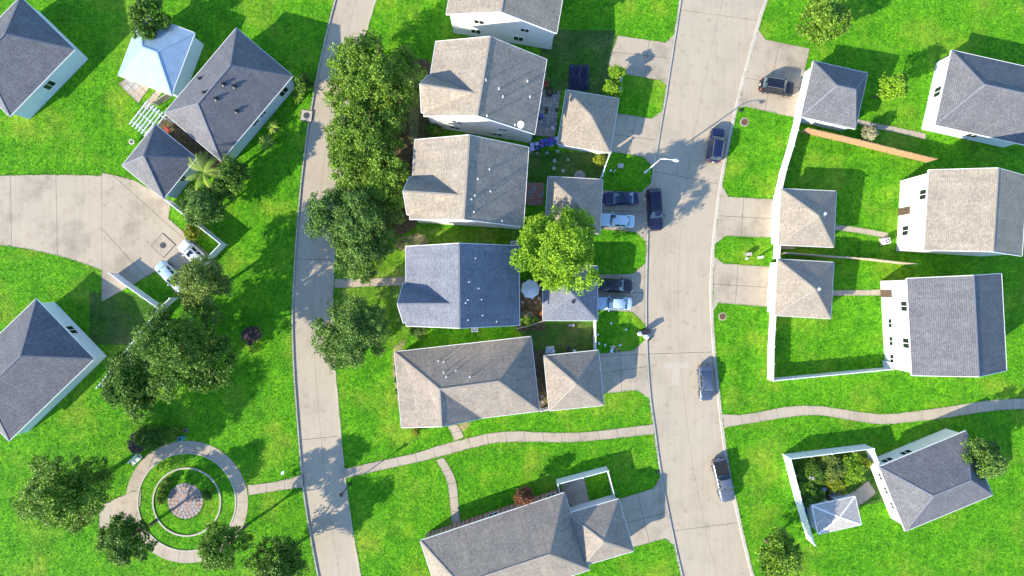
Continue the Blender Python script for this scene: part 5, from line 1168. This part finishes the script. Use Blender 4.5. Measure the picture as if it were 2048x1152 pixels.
simple_thing('garden_chair', 'red bench seat in the narrow gap between the dark roofs', 'chair', 340, 262, [('seat', MB().box((0, 0, 0.42), (0.9, 0.45, 0.05)), 'plastic_red'), ('backrest', MB().box((0, 0.22, 0.68), (0.9, 0.05, 0.45)), 'plastic_red')] + [('leg', MB().box((a, b, 0.2), (0.05, 0.05, 0.4)), 'metal_dark') for a in (-.38, .38) for b in (-.17, .17)], rz=-0.8)
simple_thing('garden_table', 'round dark wire table in the overgrown garden', 'table', 1660, 980, [('top', MB().cyl((0, 0, 0.66), 0.36, 0.03, 20), 'iron_dark'), ('ring', MB().cyl((0, 0, 0.69), 0.13, 0.02, 12), 'pipe_white'), ('spoke', MB().box((0, 0, 0.695), (0.6, 0.03, 0.015)).box((0, 0, 0.697), (0.03, 0.6, 0.015)), 'pipe_white'), ('stem', MB().cyl((0, 0, 0), 0.05, 0.66, 8), 'iron_dark')])
simple_thing('tub', 'round pale green tub beside the wire table', 'tub', 1645, 977, [('bowl', MB().cyl((0, 0, 0), 0.28, 0.3, 16, 0.36), 'plastic_teal'), ('water', MB().cyl((0, 0, 0.28), 0.3, 0.03, 16), 'tarp_white')])
simple_thing('garden_chair', 'small red seat among the weeds of the overgrown garden', 'chair', 1663, 916, [('seat', MB().box((0, 0, 0.5), (0.55, 0.55, 0.08)), 'plastic_red'), ('backrest', MB().box((0, 0.27, 0.85), (0.55, 0.06, 0.6)), 'plastic_red')] + [('leg', MB().box((a, b, 0.25), (0.05, 0.05, 0.5)), 'plastic_red') for a in (-.22, .22) for b in (-.22, .22)], rz=0.3)
simple_thing('wheelbarrow', 'grey weathered board lying in the dark shrubs of the overgrown garden', 'board', 1613, 949, [('board', MB().box((0, 0, 1.3), (1.05, 0.4, 0.05), mat=Matrix.Rotation(0.1, 3, 'Y')), 'paver_pale'), ('batten', MB().box((0.2, 0, 1.33), (0.08, 0.42, 0.06)), 'paver_grey')], rz=-0.3).name = 'board'
for i in range(5):
    c = P(1570, 487 + i * 2.6); t = thing('plank', 'pale plank leaning in the gap below the beige garage, %s of five' % ('topmost', 'second', 'middle', 'fourth', 'lowest')[i], 'plank', (c.x, c.y, 0.13), -0.05, 'planks in the gap')
    build('board', MB().box((0.05 * i, 0, 0.08 + 0.05 * i), (2.4 - 0.15 * i, 0.14, 0.04)), 'wood_pale', t)
def pergola():
    c = P(297, 240, 2.4); t = thing('pergola', 'white slatted pergola beside the angled house', 'pergola', (c.x, c.y, LAWN_Z), math.radians(52))
    for i in range(7): build('beam', MB().box((0, -1.5 + i * 0.5, 2.45), (4.0, 0.1, 0.16)), 'vinyl_white', t)
    for x in (-1.5, 0, 1.5): build('rafter', MB().box((x, 0, 2.3), (0.12, 3.5, 0.14)), 'vinyl_white', t)
    for x in (-1.5, 1.5):
        for y in (-1.3, 1.3): build('post', MB().box((x, y, 1.1), (0.14, 0.14, 2.26)), 'vinyl_white', t)
pergola()
simple_thing('patio_table', 'small white patio table at the upper left corner', 'table', 272, 163, [('top', MB().box((0, 0, 0.7), (0.7, 0.7, 0.05)), 'vinyl_white')] + [('leg', MB().box((a, b, 0.34), (0.05, 0.05, 0.68)), 'vinyl_white') for a in (-.28, .28) for b in (-.28, .28)], rz=0.4)
simple_thing('round_table', 'round white garden ring at the left edge beside the dark garage', 'table', 271, 287, [('top', MB().cyl((0, 0, 0.6), 0.34, 0.05, 18), 'vinyl_white'), ('centre', MB().cyl((0, 0, 0.65), 0.24, 0.02, 16), 'soil'), ('stem', MB().cyl((0, 0, 0), 0.06, 0.6, 8), 'vinyl_white')])
simple_thing('water_meter', 'small dark meter box on the corner lawn at the bottom of the street', 'meter box', 1313, 943, [('box', MB().box((0, 0, 0.05), (0.35, 0.3, 0.16)), 'iron_dark'), ('lid', MB().box((0, 0, 0.14), (0.38, 0.33, 0.03)), 'metal_dark')])
simple_thing('water_meter', 'small dark meter box at the top corner of the manhole lawn', 'meter box', 1480, 222, [('box', MB().box((0, 0, 0.05), (0.42, 0.32, 0.2)), 'iron_dark'), ('lid', MB().box((0, 0, 0.16), (0.45, 0.35, 0.03)), 'metal_dark')], rz=-0.2)
simple_thing('grill', 'black barbecue grill in the yard above the tan garage', 'grill', 1137, 698, [('bowl', MB().ellipsoid((0, 0, 0.7), (0.35, 0.35, 0.25), 12, 7), 'black_trim'), ('lid_handle', MB().box((0, 0, 0.98), (0.2, 0.04, 0.04)), 'wood_pale')] + [('leg', MB().tube([(0.15 * math.cos(a), 0.15 * math.sin(a), 0.6), (0.28 * math.cos(a), 0.28 * math.sin(a), 0)], 0.02, 6), 'metal_grey') for a in (0, 2.1, 4.2)])
simple_thing('bucket', 'white bucket beside the black barbecue grill', 'bucket', 1148, 701, [('pail', MB().cyl((0, 0, 0), 0.14, 0.35, 14, 0.18), 'cloth_white'), ('rim', MB().cyl((0, 0, 0.33), 0.2, 0.03, 14), 'cloth_white')])
simple_thing('bench_seat', 'dark bench against the wall of the blue grey garage', 'bench', 1142, 650, [('seat', MB().box((0, 0, 0.42), (0.8, 0.4, 0.05)), 'paver_grey'), ('leg', MB().box((-0.3, 0, 0.2), (0.06, 0.36, 0.4)), 'metal_dark'), ('leg', MB().box((0.3, 0, 0.2), (0.06, 0.36, 0.4)), 'metal_dark')])

# ------------------------------------------------------------------ grass blades (nobody could count them)
rng = np.random.default_rng(99)
N = 330000
bx, by = 71.5, 40.5
pts = np.stack([rng.uniform(-bx, bx, N), rng.uniform(-by, by, N)], 1)
def inside(poly, p):
    poly = np.array(poly); x, y = p[:, 0], p[:, 1]; r = np.zeros(len(p), bool)
    mn, mx = poly.min(0), poly.max(0); sel = np.where((x >= mn[0]) & (x <= mx[0]) & (y >= mn[1]) & (y <= mx[1]))[0]
    if len(sel) == 0: return r
    xs, ys = x[sel], y[sel]; c = np.zeros(len(sel), bool); j = len(poly) - 1
    for i in range(len(poly)):
        xi, yi, xj, yj = *poly[i], *poly[j]
        if yi != yj: c ^= ((yi > ys) != (yj > ys)) & (xs < (xj - xi) * (ys - yi) / (yj - yi) + xi)
        j = i
    r[sel] = c; return r
keep = np.ones(N, bool)
for poly in HARD: keep &= ~inside(poly, pts)
# not on the ring walk, the court slabs or under buildings
cx, cy = G2(*RC); rr = np.hypot(pts[:, 0] - cx, pts[:, 1] - cy) / (H / F)
keep &= ~((rr > 95) & (rr < 123)) & ~((rr > 65) & (rr < 70))
for o in col.objects:
    if o.type == 'EMPTY' and o.get('category') in ('house', 'garage', 'shed'):
        for ch in o.children:
            if ch.name.split('.')[0] == 'wall':
                a = o.rotation_euler[2]; q = [(v.co.x * math.cos(a) - v.co.y * math.sin(a) + o.location.x, v.co.x * math.sin(a) + v.co.y * math.cos(a) + o.location.y) for v in ch.data.vertices]
                qa = np.array(q); ce = qa.mean(0); an = np.arctan2(qa[:, 1] - ce[1], qa[:, 0] - ce[0]); ku = np.unique(np.round(qa, 3), axis=0); an = np.arctan2(ku[:, 1] - ce[1], ku[:, 0] - ce[0])
                far_ = np.hypot(ku[:, 0] - ce[0], ku[:, 1] - ce[1]); ku = ku[far_ > 0.6 * far_.max()]; an = np.arctan2(ku[:, 1] - ce[1], ku[:, 0] - ce[0]); keep &= ~inside(ku[np.argsort(an)].tolist(), pts)
pts = pts[keep]
def along(poly, closed=True):
    q = np.array(poly); nx = np.roll(q, -1, 0); res = []
    for p0, p1 in list(zip(q, nx))[: None if closed else -1]:
        L = math.hypot(*(p1 - p0))
        if L > 60 or L < 0.05 or abs(p0[0]) > bx or abs(p0[1]) > by: continue
        m = int(L * 30) + 1; e = p0 + (p1 - p0) * rng.random(m)[:, None]
        nn = np.array([-(p1 - p0)[1], (p1 - p0)[0]]) / L
        res.append(e + nn * (rng.normal(size=(m, 1)) * 0.05 + 0.05 * np.sin(e[:, :1] * 2.3 + e[:, 1:] * 1.7)))
    return np.concatenate(res) if res else np.zeros((0, 2))
ke = np.concatenate([along(outs[k], False) for k in outs]); bad = np.zeros(len(ke), bool)
for poly in HARD[6:]: bad |= inside(poly, ke)
de_ = []
for i_, p in enumerate(HARD[6:]):
    q_ = along(p); k_ = np.ones(len(q_), bool)
    for j_, p2 in enumerate(HARD[6:]):                              # no grass where two pavings meet
        if i_ != j_:
            for off in ((0, 0), (0.15, 0), (-0.15, 0), (0, 0.15), (0, -0.15)): k_ &= ~inside(p2, q_ + np.array(off))
    de_.append(q_[k_])
de_ = np.concatenate(de_); bd_ = np.zeros(len(de_), bool)
for poly in HARD[:6]: bd_ |= inside(poly, de_)                      # nothing on the kerbs and streets
for k in outs:
    o_ = np.array([p for p in outs[k] if abs(p[1]) < 60]); o_ = o_[np.argsort(o_[:, 1])]
    bd_ |= np.abs(de_[:, 0] - np.interp(de_[:, 1], o_[:, 1], o_[:, 0])) < 0.5
ed = np.concatenate([ke[~bad], de_[~bd_]])
pts = np.concatenate([pts, ed]); n = len(pts)
a = rng.uniform(0, 6.28, n); hgt = rng.uniform(0.05, 0.13, n); w = rng.uniform(0.03, 0.07, n); ln = rng.uniform(0.03, 0.12, n)
d = np.stack([np.cos(a), np.sin(a)], 1); s = np.stack([-d[:, 1], d[:, 0]], 1)
z0 = np.full(n, LAWN_Z - 0.01)
V = np.zeros((n, 3, 3)); V[:, 0, :2] = pts - s * w[:, None]; V[:, 1, :2] = pts + s * w[:, None]; V[:, 2, :2] = pts + d * ln[:, None]
V[:, 0, 2] = z0; V[:, 1, 2] = z0; V[:, 2, 2] = z0 + hgt
go = quads_mesh('grass', V, 'grass_blade', None, rng.random(n)); tag(go, 'short bright green grass blades over all the lawns', 'grass', kind='stuff')

scene.render.engine = 'CYCLES'
